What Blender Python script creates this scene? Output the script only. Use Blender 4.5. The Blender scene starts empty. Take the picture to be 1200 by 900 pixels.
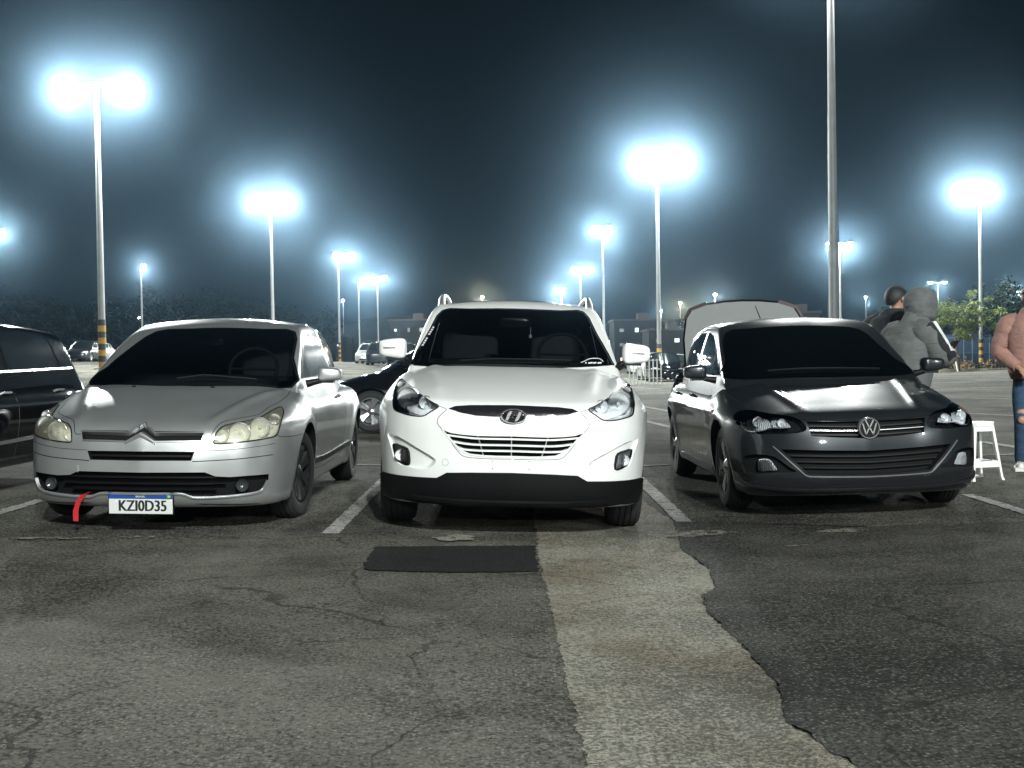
import bpy, bmesh, math, random
import numpy as np
from mathutils import Vector, Matrix
from mathutils.bvhtree import BVHTree

# ------------------------------------------------------------------ camera, world, exposure
scene = bpy.context.scene
COL = scene.collection
F_PX, CAM_Z = 1345.0, 1.12                     # focal length in photograph pixels (1200 wide), eye height
PITCH, ROLL = math.atan(24 / F_PX), math.radians(0.9)
_f = Vector((0, math.cos(PITCH), -math.sin(PITCH)))
_r0 = Vector((1, 0, 0)); _u0 = _r0.cross(_f)
CAM_R = _r0 * math.cos(ROLL) - _u0 * math.sin(ROLL)
CAM_U = _u0 * math.cos(ROLL) + _r0 * math.sin(ROLL)
CAM_P = Vector((0, 0, CAM_Z))
cam_data = bpy.data.cameras.new('camera')
cam_data.sensor_width = 36.0
cam_data.lens = F_PX / 1200 * 36
cam_data.clip_start = 0.05
cam_data.clip_end = 3000
cam = bpy.data.objects.new('camera', cam_data)
COL.objects.link(cam)
cam.matrix_world = Matrix.Translation(CAM_P) @ Matrix((CAM_R, CAM_U, -_f)).transposed().to_4x4()
scene.camera = cam

world = bpy.data.worlds.new('World')
scene.world = world
world.use_nodes = True
bg = world.node_tree.nodes['Background']
bg.inputs['Color'].default_value = (0.20, 0.50, 0.85, 1)
bg.inputs['Strength'].default_value = 0.009
LAMP_W = 11000.0                                # watts of one lamp head
HAZE_DENSITY = 0.00038
scene.view_settings.view_transform = 'Standard'
scene.view_settings.look = 'None'
scene.view_settings.gamma = 1
scene.view_settings.exposure = 0.0
cy = scene.cycles
cy.use_denoising = True
try: cy.denoiser = 'OPENIMAGEDENOISE'
except Exception: pass
cy.max_bounces = 6; cy.diffuse_bounces = 2; cy.glossy_bounces = 3; cy.transmission_bounces = 4
cy.volume_bounces = 0; cy.transparent_max_bounces = 12
cy.caustics_reflective = False; cy.caustics_refractive = False
cy.sample_clamp_indirect = 4.0
cy.use_light_tree = True

def ray(px, py):
    """direction through a photograph pixel"""
    return (_f * F_PX + CAM_R * (px - 600) - CAM_U * (py - 450)) / F_PX
def at(px, py, Y):
    d = ray(px, py)
    return CAM_P + d * (Y / d.y)

# ------------------------------------------------------------------ helpers
rnd = random.Random(7)
def tag(o, label=None, cat=None, group=None, kind=None):
    if label: o['label'] = label
    if cat: o['category'] = cat
    if group: o['group'] = group
    if kind: o['kind'] = kind
    return o
def link(name, me, mats=None, parent=None):
    o = bpy.data.objects.new(name, me)
    COL.objects.link(o)
    if mats is not None:
        for m in (mats if isinstance(mats, (list, tuple)) else [mats]):
            me.materials.append(m)
    if parent is not None: o.parent = parent
    return o
def empty(name, loc=(0, 0, 0), rot=(0, 0, 0), parent=None):
    o = bpy.data.objects.new(name, None)
    o.empty_display_size = 0.2
    COL.objects.link(o)
    o.location = loc; o.rotation_euler = rot
    if parent is not None: o.parent = parent
    return o
def copy_tree(o, parent=None):
    c = o.copy(); COL.objects.link(c); c.parent = parent
    for ch in list(o.children): copy_tree(ch, c)
    return c
def smooth(me, angle=None):
    me.polygons.foreach_set('use_smooth', [True] * len(me.polygons))
    if angle is not None: me.set_sharp_from_angle(angle=math.radians(angle))
    me.update()
def mesh_from(verts, faces, smooth_angle=None, name='mesh'):
    me = bpy.data.meshes.new(name)
    me.from_pydata([tuple(v) for v in verts], [], faces)
    me.update()
    if smooth_angle is not None: smooth(me, smooth_angle)
    return me
class MB:
    """collects simple solids into one mesh"""
    def __init__(s): s.v, s.f = [], []
    def add(s, v, f):
        b = len(s.v); s.v += [tuple(p) for p in v]; s.f += [tuple(b + i for i in q) for q in f]; return s
    def box(s, c, d, M=None):
        x, y, z = (k / 2 for k in d)
        v = [Vector((sx * x, sy * y, sz * z)) for sz in (-1, 1) for sx, sy in ((-1, -1), (1, -1), (1, 1), (-1, 1))]
        if M is not None: v = [M @ p for p in v]
        v = [p + Vector(c) for p in v]
        return s.add(v, [(3, 2, 1, 0), (4, 5, 6, 7), (0, 1, 5, 4), (1, 2, 6, 5), (2, 3, 7, 6), (3, 0, 4, 7)])
    def tube(s, pts, r, n=8, caps=True):
        pts = [Vector(p) for p in pts]
        rr = r if isinstance(r, (list, tuple)) else [r] * len(pts)
        rings = []
        up = None
        for i, p in enumerate(pts):
            t = (pts[min(i + 1, len(pts) - 1)] - pts[max(i - 1, 0)]).normalized()
            if up is None: up = Vector((0, 0, 1)) if abs(t.z) < 0.9 else Vector((1, 0, 0))
            a = t.cross(up).normalized(); b = a.cross(t); up = b
            rings.append([p + (a * math.cos(k * 2 * math.pi / n) + b * math.sin(k * 2 * math.pi / n)) * rr[i] for k in range(n)])
        v = [q for ring in rings for q in ring]
        f = []
        for i in range(len(pts) - 1):
            for k in range(n):
                f.append((i * n + k, i * n + (k + 1) % n, (i + 1) * n + (k + 1) % n, (i + 1) * n + k))
        if caps:
            f.append(tuple(reversed(range(n)))); f.append(tuple((len(pts) - 1) * n + k for k in range(n)))
        f = [tuple(reversed(q)) for q in f]
        return s.add(v, f)
    def lathe(s, prof, n=24, M=None, closed=False):
        """prof = [(r, h)], axis z, or M to turn it"""
        v = []
        for r, h in prof:
            for k in range(n):
                a = 2 * math.pi * k / n
                p = Vector((r * math.cos(a), r * math.sin(a), h))
                v.append(M @ p if M is not None else p)
        f = []
        m = len(prof)
        for i in range(m if closed else m - 1):
            j = (i + 1) % m
            for k in range(n):
                f.append((i * n + k, i * n + (k + 1) % n, j * n + (k + 1) % n, j * n + k))
        return s.add(v, f)
    def prism(s, poly, d0, d1, fn):
        """poly 2-D, fn(a, b, d) -> point"""
        n = len(poly)
        v = [fn(a, b, d0) for a, b in poly] + [fn(a, b, d1) for a, b in poly]
        f = [tuple(range(n)), tuple(reversed(range(n, 2 * n)))]
        for i in range(n): f.append((i, i + n, (i + 1) % n + n, (i + 1) % n))
        return s.add(v, f)
    def mesh(s, sm=None, name='mesh'): return mesh_from(s.v, s.f, sm, name)
    def build(s, name, m, parent=None, sm=None): return link(name, s.mesh(sm, name), m, parent)

# ------------------------------------------------------------------ materials
MAT = {}
def nodes_of(name):
    m = bpy.data.materials.new(name); m.use_nodes = True
    nt = m.node_tree
    return m, nt, nt.nodes['Principled BSDF']
def mat(name, col, rough=0.5, metal=0.0, coat=0.0, spec=0.5, emit=None, estr=0.0, bump=0.0, bscale=40.0, vary=0.0, vscale=6.0):
    if name in MAT: return MAT[name]
    m, nt, b = nodes_of(name)
    b.inputs['Base Color'].default_value = (*col, 1)
    b.inputs['Roughness'].default_value = rough
    b.inputs['Metallic'].default_value = metal
    b.inputs['Coat Weight'].default_value = coat
    b.inputs['Coat Roughness'].default_value = 0.04
    b.inputs['Specular IOR Level'].default_value = spec
    if emit:
        b.inputs['Emission Color'].default_value = (*emit, 1)
        b.inputs['Emission Strength'].default_value = estr
    tc = nt.nodes.new('ShaderNodeTexCoord')
    if vary > 0:
        n = nt.nodes.new('ShaderNodeTexNoise'); n.inputs['Scale'].default_value = vscale; n.inputs['Detail'].default_value = 5
        nt.links.new(tc.outputs['Object'], n.inputs['Vector'])
        r = nt.nodes.new('ShaderNodeMapRange'); r.inputs['From Min'].default_value = .3; r.inputs['From Max'].default_value = .7
        r.inputs['To Min'].default_value = 1 - vary; r.inputs['To Max'].default_value = 1 + vary
        nt.links.new(n.outputs['Fac'], r.inputs['Value'])
        mx = nt.nodes.new('ShaderNodeVectorMath'); mx.operation = 'SCALE'; mx.inputs[0].default_value = col
        nt.links.new(r.outputs['Result'], mx.inputs['Scale'])
        nt.links.new(mx.outputs[0], b.inputs['Base Color'])
    if bump > 0:
        n = nt.nodes.new('ShaderNodeTexNoise'); n.inputs['Scale'].default_value = bscale; n.inputs['Detail'].default_value = 4
        nt.links.new(tc.outputs['Object'], n.inputs['Vector'])
        bp = nt.nodes.new('ShaderNodeBump'); bp.inputs['Strength'].default_value = bump; bp.inputs['Distance'].default_value = 0.01
        nt.links.new(n.outputs['Fac'], bp.inputs['Height'])
        nt.links.new(bp.outputs['Normal'], b.inputs['Normal'])
    MAT[name] = m
    return m
def clear_glass(name, tint, rough=0.02, refl=1.0, milk=0.0):
    """thin clear cover: straight-through light with a fresnel reflection"""
    if name in MAT: return MAT[name]
    m, nt, b = nodes_of(name)
    nt.nodes.remove(b)
    out = nt.nodes['Material Output']
    tr = nt.nodes.new('ShaderNodeBsdfTransparent'); tr.inputs['Color'].default_value = (*tint, 1)
    gl = nt.nodes.new('ShaderNodeBsdfGlossy'); gl.inputs['Roughness'].default_value = rough
    gl.inputs['Color'].default_value = (refl, refl, refl, 1)
    fr = nt.nodes.new('ShaderNodeFresnel'); fr.inputs['IOR'].default_value = 1.5
    mx = nt.nodes.new('ShaderNodeMixShader')
    nt.links.new(fr.outputs[0], mx.inputs[0]); nt.links.new(tr.outputs[0], mx.inputs[1]); nt.links.new(gl.outputs[0], mx.inputs[2])
    last = mx
    if milk > 0:                                   # weathered plastic scatters some light
        df = nt.nodes.new('ShaderNodeBsdfDiffuse'); df.inputs['Color'].default_value = (0.62, 0.60, 0.46, 1)
        m2 = nt.nodes.new('ShaderNodeMixShader'); m2.inputs[0].default_value = milk
        nt.links.new(mx.outputs[0], m2.inputs[1]); nt.links.new(df.outputs[0], m2.inputs[2]); last = m2
    nt.links.new(last.outputs[0], out.inputs['Surface'])
    MAT[name] = m
    return m

def interp(xs, ys):
    """smooth monotone table lookup, flat-slope extrapolated"""
    xs = np.array(xs, float); ys = np.array(ys, float)
    h = np.diff(xs); d = np.diff(ys) / h
    m = np.zeros_like(ys)
    m[0], m[-1] = d[0], d[-1]
    for i in range(1, len(xs) - 1):
        if d[i - 1] * d[i] > 0:
            w1, w2 = 2 * h[i] + h[i - 1], h[i] + 2 * h[i - 1]
            m[i] = (w1 + w2) / (w1 / d[i - 1] + w2 / d[i])
    def fn(x):
        x = np.asarray(x, float)
        i = np.clip(np.searchsorted(xs, x) - 1, 0, len(h) - 1)
        t = np.clip((x - xs[i]) / h[i], 0, 1)
        r = (2*t**3 - 3*t**2 + 1) * ys[i] + (t**3 - 2*t**2 + t) * h[i] * m[i] + (-2*t**3 + 3*t**2) * ys[i + 1] + (t**3 - t**2) * h[i] * m[i + 1]
        r = r + np.where(x < xs[0], (x - xs[0]) * m[0], 0) + np.where(x > xs[-1], (x - xs[-1]) * m[-1], 0)
        return r
    return fn
# ------------------------------------------------------------------ ground
_gx = interp([-60, -20, -3, 0.1, 0.45, 0.75, 1.0, 1.3, 3.5, 9, 30, 60], [0.9, 0.60, 0.10, 0.012, -0.004, -0.02, -0.006, 0.004, 0.044, 0.10, 0.22, 0.3])
_gr = interp([-12, -6, 0, 2], [0.022, 0.016, 0.001, 0.0])
_gy = interp([14, 20, 60, 80], [0, 2, 40, 46])
def gz(x, y):
    xx = min(max(x, -60), 60)
    yy = 0 if y < 14 else float(_gy(min(y, 80)))
    return float(_gx(xx)) + float(_gr(min(max(xx, -12), 2))) * yy

def N(nt, kind, **kw):
    n = nt.nodes.new('ShaderNode' + kind)
    for k, v in kw.items():
        if k in n.inputs: n.inputs[k].default_value = v
        else: setattr(n, k, v)
    return n
BIG_OFFSET = (11.9, 4.1, 3.0)  # puts the lighter tone mid-foreground, painting in the pool of lamplight
def asphalt_material(name, lo, hi, stone, crack=0.6, stone_amt=0.6, worn=None, stain=None):
    m, nt, b = nodes_of(name)
    L = nt.links.new
    tc = N(nt, 'TexCoord')
    big = N(nt, 'TexNoise', Scale=0.45, Detail=6.0, Roughness=0.62)
    bo = N(nt, 'VectorMath', operation='ADD'); bo.inputs[1].default_value = BIG_OFFSET; L(tc.outputs['Object'], bo.inputs[0]); L(bo.outputs[0], big.inputs['Vector'])
    mid = N(nt, 'TexNoise', Scale=7.0, Detail=6.0, Roughness=0.65); L(tc.outputs['Object'], mid.inputs['Vector'])
    fine = N(nt, 'TexNoise', Scale=60.0, Detail=6.0, Roughness=0.75); L(tc.outputs['Object'], fine.inputs['Vector'])
    vor = N(nt, 'TexVoronoi', Scale=72.0); L(tc.outputs['Object'], vor.inputs['Vector'])
    a = N(nt, 'Math', operation='MULTIPLY_ADD'); L(big.outputs['Fac'], a.inputs[0]); a.inputs[1].default_value = 3.0
    a2 = N(nt, 'Math', operation='MULTIPLY_ADD'); L(mid.outputs['Fac'], a2.inputs[0]); a2.inputs[1].default_value = 0.8; a2.inputs[2].default_value = -1.57
    L(a2.outputs[0], a.inputs[2])
    f2 = N(nt, 'Math', operation='MULTIPLY_ADD'); L(fine.outputs['Fac'], f2.inputs[0]); f2.inputs[1].default_value = 5.2; L(a.outputs[0], f2.inputs[2])
    f3 = N(nt, 'Math', operation='SUBTRACT', use_clamp=True); L(f2.outputs[0], f3.inputs[0]); f3.inputs[1].default_value = 2.44
    mix = N(nt, 'MixRGB'); L(f3.outputs[0], mix.inputs[0]); mix.inputs[1].default_value = (*lo, 1); mix.inputs[2].default_value = (*hi, 1)
    # single light stones in the mix
    st = N(nt, 'SeparateColor'); L(vor.outputs['Color'], st.inputs[0])
    g = N(nt, 'Math', operation='GREATER_THAN'); L(st.outputs[0], g.inputs[0]); g.inputs[1].default_value = 0.80
    near = N(nt, 'Math', operation='LESS_THAN'); L(vor.outputs['Distance'], near.inputs[0]); near.inputs[1].default_value = 0.42
    gg = N(nt, 'Math', operation='MULTIPLY'); L(g.outputs[0], gg.inputs[0]); L(near.outputs[0], gg.inputs[1])
    gs = N(nt, 'Math', operation='MULTIPLY'); L(gg.outputs[0], gs.inputs[0]); gs.inputs[1].default_value = stone_amt
    mix2 = N(nt, 'MixRGB'); L(gs.outputs[0], mix2.inputs[0]); L(mix.outputs[0], mix2.inputs[1]); mix2.inputs[2].default_value = (*stone, 1)
    # hairline cracks, only in some places
    wob = N(nt, 'TexNoise', Scale=2.2, Detail=6.0); L(tc.outputs['Object'], wob.inputs['Vector'])
    wv = N(nt, 'VectorMath', operation='MULTIPLY_ADD'); L(wob.outputs['Color'], wv.inputs[0]); wv.inputs[1].default_value = (0.55, 0.55, 0); L(tc.outputs['Object'], wv.inputs[2])
    cr = N(nt, 'TexVoronoi', feature='DISTANCE_TO_EDGE', Scale=0.62); L(wv.outputs[0], cr.inputs['Vector'])
    cm = N(nt, 'Math', operation='LESS_THAN'); L(cr.outputs['Distance'], cm.inputs[0]); cm.inputs[1].default_value = 0.0045
    pn = N(nt, 'TexNoise', Scale=1.1, Detail=3.0); L(tc.outputs['Object'], pn.inputs['Vector'])
    pm = N(nt, 'MapRange', **{'From Min': 0.44, 'From Max': 0.54}); L(pn.outputs['Fac'], pm.inputs['Value'])
    cc = N(nt, 'Math', operation='MULTIPLY'); L(cm.outputs[0], cc.inputs[0]); L(pm.outputs[0], cc.inputs[1])
    c2 = N(nt, 'Math', operation='MULTIPLY'); L(cc.outputs[0], c2.inputs[0]); c2.inputs[1].default_value = crack
    mix3 = N(nt, 'MixRGB'); L(c2.outputs[0], mix3.inputs[0]); L(mix2.outputs[0], mix3.inputs[1]); mix3.inputs[2].default_value = (0.012, 0.012, 0.012, 1)
    L(mix3.outputs[0], b.inputs['Base Color'])
    b.inputs['Roughness'].default_value = 0.92
    b.inputs['Specular IOR Level'].default_value = 0.16
    h = N(nt, 'Math', operation='MULTIPLY_ADD'); L(vor.outputs['Distance'], h.inputs[0]); h.inputs[1].default_value = -0.6; L(fine.outputs['Fac'], h.inputs[2])
    h2 = N(nt, 'Math', operation='MULTIPLY_ADD'); L(c2.outputs[0], h2.inputs[0]); h2.inputs[1].default_value = -1.5; L(h.outputs[0], h2.inputs[2])
    bp = N(nt, 'Bump', Strength=1.0, Distance=0.026); L(h2.outputs[0], bp.inputs['Height']); L(bp.outputs['Normal'], b.inputs['Normal'])
    if stain:                                      # broad discoloured patches
        sn = N(nt, 'TexNoise', Scale=1.3, Detail=7.0, Roughness=0.6); L(tc.outputs['Object'], sn.inputs['Vector'])
        sm = N(nt, 'MapRange', **{'From Min': 0.46, 'From Max': 0.66, 'To Max': 0.75}); L(sn.outputs['Fac'], sm.inputs['Value'])
        mx = N(nt, 'MixRGB', blend_type='MULTIPLY'); L(sm.outputs[0], mx.inputs[0]); L(mix3.outputs[0], mx.inputs[1]); mx.inputs[2].default_value = (*stain, 1)
        L(mx.outputs[0], b.inputs['Base Color'])
    if worn:                                       # worn through in places
        wn = N(nt, 'TexNoise', Scale=worn[0], Detail=8.0, Roughness=0.7); L(tc.outputs['Object'], wn.inputs['Vector'])
        wm = N(nt, 'MapRange', **{'From Min': worn[1], 'From Max': worn[1] + 0.08}); L(wn.outputs['Fac'], wm.inputs['Value'])
        tr = N(nt, 'BsdfTransparent'); ms = N(nt, 'MixShader'); L(wm.outputs[0], ms.inputs[0]); L(tr.outputs[0], ms.inputs[1]); L(b.outputs[0], ms.inputs[2])
        L(ms.outputs[0], nt.nodes['Material Output'].inputs['Surface'])
    return m
M_ASPHALT = asphalt_material('asphalt', (0.026, 0.026, 0.022), (0.20, 0.195, 0.162), (0.36, 0.35, 0.30), stain=(0.5, 0.5, 0.5))
M_CONCRETE = asphalt_material('worn_concrete', (0.11, 0.108, 0.090), (0.44, 0.42, 0.345), (0.40, 0.38, 0.33), crack=0.4, stain=(0.55, 0.46, 0.36))
M_PATCH = asphalt_material('fresh_asphalt', (0.010, 0.011, 0.011), (0.030, 0.031, 0.031), (0.06, 0.06, 0.06), crack=0, stone_amt=0.3)
M_MORTAR = asphalt_material('pale_mortar', (0.12, 0.115, 0.09), (0.42, 0.40, 0.34), (0.5, 0.48, 0.42), crack=0, worn=(9.0, 0.41))
M_PAINT_LINE = asphalt_material('worn_road_paint', (0.22, 0.22, 0.21), (0.66, 0.66, 0.62), (0.5, 0.5, 0.48), crack=0.3, stone_amt=0.2, worn=(14.0, 0.36))

def sheet(xs, ys, dz):
    v = [(x, y, gz(x, y) + dz) for y in ys for x in xs]
    n = len(xs)
    f = [(j * n + i, j * n + i + 1, (j + 1) * n + i + 1, (j + 1) * n + i) for j in range(len(ys) - 1) for i in range(n - 1)]
    return v, f
_xs = [-330, -200, -120, -80] + list(np.arange(-60, -5, 3)) + list(np.arange(-5, -0.1, .5)) + list(np.arange(0, 1.61, .1)) + list(np.arange(2, 9, .5)) + list(np.arange(9, 61, 3)) + [80, 120, 200, 330]
_ys = [-120, -60, -30, -15, -8, -4] + list(np.arange(0, 14, .5)) + list(np.arange(14, 40, 1)) + list(np.arange(40, 82, 3)) + [100, 140, 200, 280]
v, f = sheet(_xs, _ys, 0)
tag(link('ground', mesh_from(v, f, 60, 'ground'), M_ASPHALT), kind='structure')

def draped(name, poly, dz, m, step=0.25, kind='structure', parent=None, jag=0.0, seed=1):
    """flat outline on the ground, cut into a grid and laid on the terrain"""
    r = random.Random(seed)
    if jag > 0:
        out = []
        n = len(poly)
        for i in range(n):
            a, b = Vector(poly[i]), Vector(poly[(i + 1) % n])
            k = max(1, int((b - a).length / (jag * 1.6)))
            nrm = Vector((-(b - a).y, (b - a).x)).normalized()
            w = 0
            for j in range(k):
                w = w * 0.6 + r.uniform(-jag, jag) * 0.7
                out.append(a + (b - a) * (j / k) + nrm * w * (0 if j == 0 else 1))
        poly = out
    bm = bmesh.new()
    vs = [bm.verts.new((p[0], p[1], 0)) for p in poly]
    bm.faces.new(vs)
    bmesh.ops.triangulate(bm, faces=bm.faces[:])
    xs = [p[0] for p in poly]; ys = [p[1] for p in poly]
    for ax, lo, hi in ((0, min(xs), max(xs)), (1, min(ys), max(ys))):
        c = math.ceil(lo / step) * step
        while c < hi:
            co = (c, 0, 0) if ax == 0 else (0, c, 0)
            no = (1, 0, 0) if ax == 0 else (0, 1, 0)
            bmesh.ops.bisect_plane(bm, geom=bm.verts[:] + bm.edges[:] + bm.faces[:], plane_co=co, plane_no=no)
            c += step
    for q in bm.verts: q.co.z = gz(q.co.x, q.co.y) + dz
    bmesh.ops.recalc_face_normals(bm, faces=bm.faces)
    if sum(fc.normal.z for fc in bm.faces) < 0: bmesh.ops.reverse_faces(bm, faces=bm.faces[:])
    me = bpy.data.meshes.new(name); bm.to_mesh(me); bm.free()
    smooth(me)
    return tag(link(name, me, m, parent), kind=kind)
def gp(px, py):
    """photograph pixel -> point on the ground"""
    d = ray(px, py); t = 1.12 / max(-d.z, 1e-4)
    for _ in range(25):
        p = CAM_P + d * t
        t += (p.z - gz(p.x, p.y)) / max(-d.z + 0.02, 0.01) * 0.7
    p = CAM_P + d * t
    return (p.x, p.y)
strip_left = [gp(*p) for p in ((700, 960), (688, 895), (672, 830), (655, 760), (640, 690), (632, 655), (627, 618))]
strip_right = [gp(*p) for p in ((790, 612), (800, 645), (832, 668), (838, 690), (822, 700), (832, 722), (862, 748), (880, 770), (908, 800), (918, 822), (922, 848), (955, 868), (985, 888), (1000, 898), (1080, 960))]
draped('concrete_strip', [(0.24, 1.6)] + strip_left + [(0.14, 9.0), (0.14, 20), (1.05, 20), (1.05, 9.0)] + strip_right + [(1.05, 1.6)], 0.004, M_CONCRETE, jag=0.014, seed=3)
M_ASPHALT_NEW = asphalt_material('newer_asphalt', (0.020, 0.021, 0.019), (0.125, 0.122, 0.108), (0.30, 0.29, 0.26), stone_amt=0.5, stain=(0.6, 0.6, 0.6))
draped('asphalt_overlay', strip_right + [(1.05, 1.6), (14, 1.6), (14, 7.4), (6, 7.42), (2.6, 7.40), (1.30, 7.36)], 0.007, M_ASPHALT_NEW, jag=0.013, seed=9, step=.5)
draped('asphalt_patch', [gp(*p) for p in ((424, 668), (440, 642), (540, 641), (628, 641), (632, 671), (540, 672), (440, 670))], 0.008, M_PATCH, jag=0.012, seed=4)
def blob(cx, cy, rx, ry, n, seed, wob=0.28):
    r = random.Random(seed); ph = [r.uniform(0, 6.28) for _ in range(4)]
    return [(cx + rx * math.cos(a) * (1 + wob * (math.sin(2 * a + ph[0]) * .4 + math.sin(3 * a + ph[1]) * .35 + math.sin(7 * a + ph[2]) * .3)),
             cy + ry * math.sin(a) * (1 + wob * (math.sin(2 * a + ph[3]) * .4 + math.sin(5 * a + ph[0]) * .4))) for a in [2 * math.pi * k / n for k in range(n)]]
for i, (px, py, rx, ry) in enumerate(((535, 632, .13, .11), (990, 623.5, .14, .07), (820, 627, .22, .11), (58, 632.5, .22, .045), (162, 631, .12, .035), (935, 641, .05, .03))):
    c = gp(px, py)
    draped('mortar_patch', blob(c[0], c[1], rx, ry, 40, 20 + i, .5), 0.011, M_MORTAR, step=0.1, jag=.01, seed=i)
# painted bay lines
def line(a, b, w, seed):
    a, b = Vector(a), Vector(b); n = Vector((-(b - a).y, (b - a).x)).normalized() * w / 2
    draped('painted_line', [a + n, a - n, b - n, b + n], 0.006, M_PAINT_LINE, step=0.5, jag=0.006, seed=seed)
line(gp(387, 626), (-1.21, 12.1), 0.11, 1)
line(gp(812, 622), (1.20, 12.1), 0.11, 2)
line((-3.65, 7.4), (-3.62, 12.1), 0.11, 5)
line((-6.05, 7.4), (-6.02, 12.1), 0.11, 5)
line(gp(1133, 580), gp(1215, 605), 0.10, 6)
line((-12, 12.2), (9.5, 12.2), 0.10, 7)
for k, (a, b) in enumerate((((1095, 466), (1240, 469)), ((1102, 483), (1240, 490)), ((1150, 518), (1240, 532)), ((700, 452), (776, 456)), ((740, 474), (795, 484)), ((742, 490), (790, 502)))):
    line(gp(*a), gp(*b), 0.13, 10 + k)

# ------------------------------------------------------------------ lamp posts
M_POLE = mat('galvanised_steel', (0.30, 0.31, 0.30), 0.5, 0.5, vary=0.12, vscale=3)
M_POLE_W = mat('pale_painted_steel', (0.22, 0.225, 0.22), 0.5, 0.1, vary=0.1, vscale=3)
M_BLACK_BAND = mat('black_band_paint', (0.02, 0.02, 0.02), 0.6)
M_YELLOW_BAND = mat('yellow_band_paint', (0.36, 0.21, 0.03), 0.7, vary=0.15)
M_LAMP_CASE = mat('lamp_housing', (0.25, 0.26, 0.27), 0.5, 0.4)
def emitter(name, col, s):
    m, nt, b = nodes_of(name)
    b.inputs['Base Color'].default_value = (0.8, 0.8, 0.8, 1)
    b.inputs['Emission Color'].default_value = (*col, 1); b.inputs['Emission Strength'].default_value = s
    m.cycles.emission_sampling = 'NONE'
    return m
M_LED = emitter('lit_lamp_lens', (0.88, 0.95, 1.0), 60)
M_SODIUM = emitter('lit_sodium_lens', (1.0, 0.62, 0.28), 40)
_lights = {}
def lamp_light(parent, loc, watts, col=(0.95, 1.0, 0.97), radius=0.2):
    key = (watts, col, radius)
    if key not in _lights:
        l = bpy.data.lights.new('lamp_light', 'POINT')
        l.energy = watts; l.color = col; l.shadow_soft_size = radius
        _lights[key] = l
    o = bpy.data.objects.new('lamp_light', _lights[key]); COL.objects.link(o)
    o.parent = parent; o.location = loc
    return o
def lamp_post(px, py, Y, label, arms=(-1.0, 1.0), r=0.13, bands=True, watts=None, pos=None, top=None, pale=True, group='double-headed lamp posts of the car park', lens=None, col=(0.95, 1.0, 0.97)):
    if pos is None:
        t = at(px, py, Y); x, y, zt = t.x, t.y, t.z
    else:
        x, y = pos; zt = gz(x, y) + (top or 12)
    z0 = gz(x, y); H = zt - z0
    root = empty('lamp_post', (x, y, z0))
    tag(root, label, 'lamp post', group)
    pole = MB(); pole.tube([(0, 0, 0.0), (0, 0, H * .5), (0, 0, H - .05)], [r, r * .8, r * .58], 12); pole.build('pole', M_POLE_W if pale else M_POLE, root, 40)
    b = MB(); b.box((0, 0, .02), (.5, .5, .04)); b.build('base_plate', M_POLE, root)
    if bands:
        z = 0.05; k = 0
        while z < 1.75:
            rr = r + .006
            bb = MB(); bb.lathe([(rr - .004, z), (rr, z), (rr, z + .24), (rr - .004, z + .24)], 14)
            bb.build('painted_band', M_YELLOW_BAND if k % 2 == 0 else M_BLACK_BAND, root, 40); z += .242; k += 1
    if len(arms) > 1:
        a = MB(); a.tube([(min(arms), 0, H + .02), (0, 0, H - .03), (max(arms), 0, H + .02)], .035, 8); a.build('cross_arm', M_POLE, root, 40)
    for sx in arms:
        h = MB()
        h.add([(sx - .3, -.2, H + .02), (sx + .3, -.2, H + .02), (sx + .3, .2, H + .02), (sx - .3, .2, H + .02), (sx - .22, -.14, H + .16), (sx + .22, -.14, H + .16), (sx + .22, .14, H + .16), (sx - .22, .14, H + .16)],
              [(3, 2, 1, 0), (4, 5, 6, 7), (0, 1, 5, 4), (1, 2, 6, 5), (2, 3, 7, 6), (3, 0, 4, 7)])
        hd = h.build('lamp_head', M_LAMP_CASE, root)
        ln = MB(); ln.lathe([(0.0, H - .13), (.12, H - .11), (.2, H - .05), (.23, H + .015)], 16)
        lo = ln.build('lens', lens or M_LED, hd, 40)
        for v in lo.data.vertices: v.co.x += sx
        lamp_light(root, (sx, 0, H - .37), watts or LAMP_W, col)
    return root
GRID = 'double-headed lamp posts of the car park'
lamp_post(113, 96, 46, 'tall lamp post with two glaring heads behind the silver car, leftmost large one', (-1.15, 1.15), r=.15, watts=LAMP_W * 1.5)
lamp_post(317, 232, 79, 'lamp post rising behind the roof of the silver car, second in the left row', watts=LAMP_W * 1.4)
lamp_post(396, 297, 118, 'lamp post with warm glow, left of three thin poles between silver car and white SUV', (-.2, 1.4), watts=LAMP_W * .6)
lamp_post(442, 324, 150, 'lamp post just left of the white SUV roof, right of the three thin poles', watts=LAMP_W * .6)
lamp_post(420, 331, 163, 'thin lamp post in the middle of the three poles beside the silver car', (.15,), watts=LAMP_W * .6)
lamp_post(165, 311, 132, 'small distant lamp post with one blurred glow left of the silver car roof', (.3,), watts=LAMP_W * .6)
lamp_post(-9, 270, 100, 'lamp post at the left edge of which only the glow shows', (-.8, .8), watts=LAMP_W * .6)
lamp_post(769.5, 184, 64, 'tall lamp post with striped foot between the white SUV and the dark car', (-.7, 1.2), watts=LAMP_W * 1.9)
lamp_post(706, 266, 97, 'lamp post rising behind the right roof rail of the white SUV', (-.5, .5), watts=LAMP_W * .6)
lamp_post(680, 314, 137, 'lamp post above the right half of the white SUV roof, with two heads close together', (-.75, 1.0), watts=LAMP_W * .6)
lamp_post(658, 338, 174, 'smallest lamp post glowing just above the white SUV roof', (-.9, .3), watts=LAMP_W * .6)
lamp_post(972.5, -72, 33.6, 'thickest and nearest lamp post, standing behind the dark car, its head above the picture', (-1.1, 1.1), r=.16, watts=LAMP_W * .22)
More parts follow.
